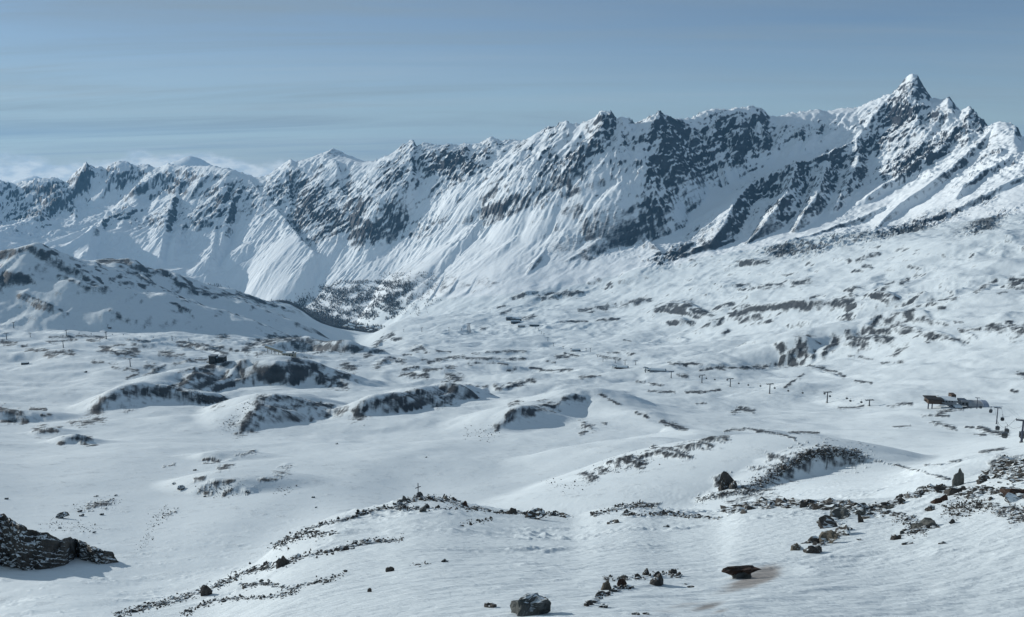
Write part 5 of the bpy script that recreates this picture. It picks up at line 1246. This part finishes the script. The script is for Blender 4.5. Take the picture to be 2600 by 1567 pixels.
MB().box((0, 0, 2.5 * u), (22 * u, 12, 4 * u)).build('wall', M_WHITEW, t); MB().gable((0, 0, 4.6 * u), (23 * u, 14, 0), 2 * u).build('roof', M_ROOFSNOW, t); MB().box((9 * u, -4, 1.5 * u), (5 * u, 6, 3 * u)).build('engine_room', M_DARK, t)

# ------------------------------------------------------------------ valley station on its mound, far
g = ground(1306, 821, 3800.0); u = depth_at(g) / F
t = thing('valley_station', 'cluster of stepped dark station blocks with snowy roofs on a far mound', 'lift station', g, .1)
for (x_, y_, z_, w_, dd, h_) in [(-13,8,12,15,30,9),(-3,4,10,14,26,7),(10,2,8,15,30,8),(2,-14,4,22,24,6),(15,-16,2,14,20,5)]:
    MB().box((x_ * u, y_, z_ * u), (w_ * u, dd, h_ * u)).build('block', M_DARK if w_ != 14 else M_BROWN, t)
    MB().gable((x_ * u, y_, (z_ + h_ / 2) * u + .1), (w_ * u, dd, 0), 2.2 * u, 1.5).build('roof', M_ROOFSNOW, t)
    for k in range(3): MB().box(((x_ - w_ * .3 + k * w_ * .3) * u, y_ - dd / 2 - .2, z_ * u), (w_ * .16 * u, .3, h_ * .25 * u)).build('window', M_GLASS, t)
for (px, py, w_, lab) in [(1357,828,24,'long low far station house with two snowy eaves'),(1324,830,18,'white flat-roofed shed below the far valley station')]:
    g = ground(px, py, 3800.0); u = depth_at(g) / F
    t = thing('station_house', lab, 'building', g, -.1)
    MB().box((0, 0, 2 * u), (w_ * u, 16, 5 * u)).build('wall', M_DARK if w_ > 20 else M_CONC, t); MB().gable((0, 0, 4.5 * u), (w_ * u, 16, 0), 1.8 * u, 2).build('roof', M_ROOFSNOW, t)
    for k in range(3): MB().box(((-w_ * .3 + k * w_ * .3) * u, -8.2, 2.5 * u), (w_ * .12 * u, .3, 1.4 * u)).build('window', M_GLASS, t)

# ------------------------------------------------------------------ dark building on the left knoll, beige gallery behind it, huts
g = ground(553, 921, 1500.0); u = depth_at(g) / F
t = thing('dark_station', 'black timber station with a notched snowy roof on the left knoll', 'building', g, -.15)
MB().box((-11 * u, 0, 8 * u), (17 * u, 14, 20 * u)).build('wing', M_DARK, t); MB().box((12 * u, 1, 7 * u), (15 * u, 14, 18 * u)).build('wing', M_DARK, t)
MB().box((0, 2, 5 * u), (14 * u, 11, 15 * u)).build('middle_wall', M_DARK, t); MB().gable((0, 2, 12.6 * u), (10 * u, 11, 0), 3 * u).build('roof', M_ROOFSNOW, t)
MB().box((-11 * u, 0, 18.6 * u), (19 * u, 15, 1.2 * u)).build('flat_roof', M_GREYMETAL, t); MB().box((12 * u, 1, 16.6 * u), (17 * u, 15, 1.2 * u)).build('flat_roof', M_GREYMETAL, t)
for x_ in (-16, -10, -5, 8, 14): MB().box((x_ * u, -7.2 if x_ < 0 else -6.2, 9 * u), (3 * u, .3, 4 * u)).build('window', M_GLASS, t)
MB().box((-24 * u, 0, 1 * u), (8 * u, 8, 3 * u)).build('terrace', M_CONC, t)
g = ground(735, 906, 1900.0); u = depth_at(g) / F
t = thing('beige_gallery_station', 'beige station with a long sloping gallery climbing the crag', 'building', g, .0)
MB().box((0, 0, 5 * u), (30 * u, 22, 13 * u)).build('wall', M_BEIGE, t); MB().box((0, 0, 11.8 * u), (31.5 * u, 24, .8 * u)).build('roof', M_ROOFSNOW, t)
for k in range(4): MB().box(((-11 + k * 7) * u, -11.2, 5.5 * u), (3 * u, .4, 4.5 * u)).build('window', M_GLASS, t)
MB().box((12 * u, -9, 12.8 * u), (4 * u, 5, 4 * u)).build('chimney', M_DARK, t)
MB().box((-36 * u, 6, 17.5 * u), (54 * u, 10, 6 * u), 0, math.radians(19)).build('sloping_gallery', M_BEIGE, t)
MB().box((-36 * u, 6, 21.0 * u), (54 * u, 11.5, .9 * u), 0, math.radians(19)).build('gallery_roof', M_ROOFSNOW, t)
for k in range(5): MB().box(((-56 + k * 9) * u, 6, (10 - k * 1.2) * u), (1.2 * u, 2, (22 - k * 3) * u)).build('gallery_support', M_CONC, t)
for (px, py, w_, h_, lab, mat, dm) in [(656,865,9,7,'grey box-shaped hut on the rim of the crag',M_CONC,2000.0),(64,925,16,5,'low dark shed alone on the left snowfield',M_DARK,1500.0),(279,834,7,4,'tiny hut beside a lift pole under the foothill',M_BROWN,2500.0)]:
    g = ground(px, py, dm); u = depth_at(g) / F
    t = thing('hut', lab, 'hut', g, .2)
    MB().box((0, 0, h_ * u * .4), (w_ * u, w_ * u * .6, h_ * u)).build('wall', mat, t); MB().gable((0, 0, h_ * u * .9 + .05), (w_ * u, w_ * u * .6, 0), h_ * u * .3, .4).build('roof', M_ROOFSNOW, t)
    MB().box((0, -w_ * u * .3 - .1, h_ * u * .3), (w_ * u * .2, .2, h_ * u * .5)).build('door', M_BROWN, t)

# ------------------------------------------------------------------ village in the valley
r = random.Random(21)
for k in range(30):
    px = r.uniform(872, 985); py = 826 + (px - 870) * .17 + r.uniform(-5, 7)
    g = ground(px, py, 6000.0); u = 1.0
    if g.z > -1150 or math.hypot(g.x, g.y) > 8200: continue
    w_, dd, h_ = r.uniform(16, 34), r.uniform(14, 22), r.uniform(9, 18)
    t = thing('chalet', 'small chalet with a snow-laden roof in the valley village', 'house', g, r.uniform(-.7, .7), 'chalets of the valley village')
    MB().box((0, 0, h_ / 2 - 1), (w_, dd, h_ + 2)).build('wall', r.choice((M_BROWN, M_DARK, M_BEIGE)), t)
    MB().gable((0, 0, h_ + .05), (w_, dd, 0), h_ * .4, 1.6).build('roof', M_ROOFSNOW, t)

# ------------------------------------------------------------------ larch wood on the valley side
def inside(poly, x, y):
    c = False; n = len(poly)
    for i in range(n):
        x1, y1 = poly[i]; x2, y2 = poly[i - 1]
        if (y1 > y) != (y2 > y) and x < (x2 - x1) * (y - y1) / (y2 - y1) + x1: c = not c
    return c
def wood(name, poly, n, lo, hi, label, clump, keep, dmin=6100.0):
    V, Fc = [], []
    xs = [p[0] for p in poly]; ys = [p[1] for p in poly]; tries = 0; made = 0
    while made < n and tries < n * 12:
        tries += 1
        x_ = r.uniform(min(xs), max(xs)); y_ = r.uniform(min(ys), max(ys))
        if not inside(poly, x_ + r.gauss(0, 9), y_ + r.gauss(0, 5)): continue
        if clump and float(fbm(np.array([x_ / 34.0]), np.array([y_ / 20.0]), 3, 95)[0]) < keep + r.uniform(-.25, .25): continue
        g = ground(x_, y_, dmin)
        if g.z > -620: continue
        h_ = r.uniform(lo, hi); w_ = h_ * r.uniform(.16, .26); a = r.uniform(0, 6.28)
        for (z0_, z1_, ww) in ((.12, .62, 1.0), (.42, 1.0, .68)):
            o = len(V); m_ = 5
            V += [(g.x + w_ * ww * math.cos(a + 6.283 * k / m_) * r.uniform(.7, 1.25), g.y + w_ * ww * math.sin(a + 6.283 * k / m_) * r.uniform(.7, 1.25), g.z + h_ * (z0_ + r.uniform(-.05, .05))) for k in range(m_)]
            V.append((g.x, g.y, g.z + h_ * z1_)); Fc += [(o + k, o + (k + 1) % m_, o + m_) for k in range(m_)]
        o = len(V); V += [(g.x - .5, g.y, g.z - 2), (g.x + .5, g.y, g.z - 2), (g.x, g.y, g.z + h_ * .4)]; Fc.append((o, o + 1, o + 2))
        made += 1
    me = bpy.data.meshes.new(name); me.from_pydata(V, [], Fc); me.materials.append(M_LARCH)
    o = bpy.data.objects.new(name, me); COL.objects.link(o); o['kind'] = 'stuff'; o['label'] = label
wood('larch_wood', [(745,776),(800,737),(880,712),(960,714),(1050,722),(1040,760),(1000,800),(985,813),(900,806),(840,802),(790,792)], 5600, 8, 17, 'open larch wood on the far valley side', True, -.02)
wood('valley_wood', [(680,764),(745,776),(800,795),(860,815),(940,834),(1010,842),(950,852),(880,846),(800,826),(740,800)], 3600, 14, 24, 'dense dark wood filling the valley floor', False, 0)
wood('scattered_larches', [(960,700),(1100,690),(1120,760),(1060,800),(1000,805)], 500, 8, 16, 'scattered larches on the snow ribs beside the wood', True, .0)
wood('shaded_thicket', [(485,722),(560,724),(590,745),(520,742)], 220, 12, 20, 'dark thicket behind the shaded foothill', False, 0)

# ------------------------------------------------------------------ summit cross
g = ground(1062, 1266, 60.0); u = depth_at(g) / F
t = thing('summit_cross', 'thin metal cross with a small box on its post, standing on the rocky knoll', 'cross', g, .35)
h = 41 * u
MB().box((0, 0, h / 2 - .3), (.095, .095, h + .6)).build('post', M_STEEL_D, t)
MB().box((0, 0, h * .73), (14.5 * u, .08, .085), 0, math.radians(-14)).build('crossbar', M_STEEL_D, t)
b = MB().box((-.05, -.05, h * .165), (6 * u, .32, 6 * u), .3).build('box', M_STEEL_D, t)
MB().box((-.05, -.06, h * .165 + 3.3 * u), (6.6 * u, .38, .04), .3).build('lid', M_STEEL, b)
# ------------------------------------------------------------------ thin blue air
hm = bpy.data.materials.new('haze'); hm.use_nodes = True
ht = hm.node_tree; ht.nodes.clear()
ho = ht.nodes.new('ShaderNodeOutputMaterial'); hv = ht.nodes.new('ShaderNodeVolumePrincipled')
hv.inputs['Color'].default_value = (0.27, 0.62, 1.0, 1); hv.inputs['Density'].default_value = 1.25e-5; hv.inputs['Anisotropy'].default_value = 0.2
ht.links.new(hv.outputs[0], ho.inputs['Volume'])
hb = bmesh.new()
bmesh.ops.create_cube(hb, size=1.0)
x0, x1, y0, y1 = -24000.0, 24000.0, -500.0, 25500.0
z0, z1 = float(Z.min()) - 30.0, float(Z.max()) + 60.0
for v in hb.verts: v.co = ((x0 + x1) / 2 + v.co.x * (x1 - x0), (y0 + y1) / 2 + v.co.y * (y1 - y0), (z0 + z1) / 2 + v.co.z * (z1 - z0))
hme = bpy.data.meshes.new('haze'); hb.to_mesh(hme); hb.free(); hme.materials.append(hm)
haze = bpy.data.objects.new('haze', hme); COL.objects.link(haze); haze['kind'] = 'stuff'; haze['label'] = 'thin blue air over the whole valley'
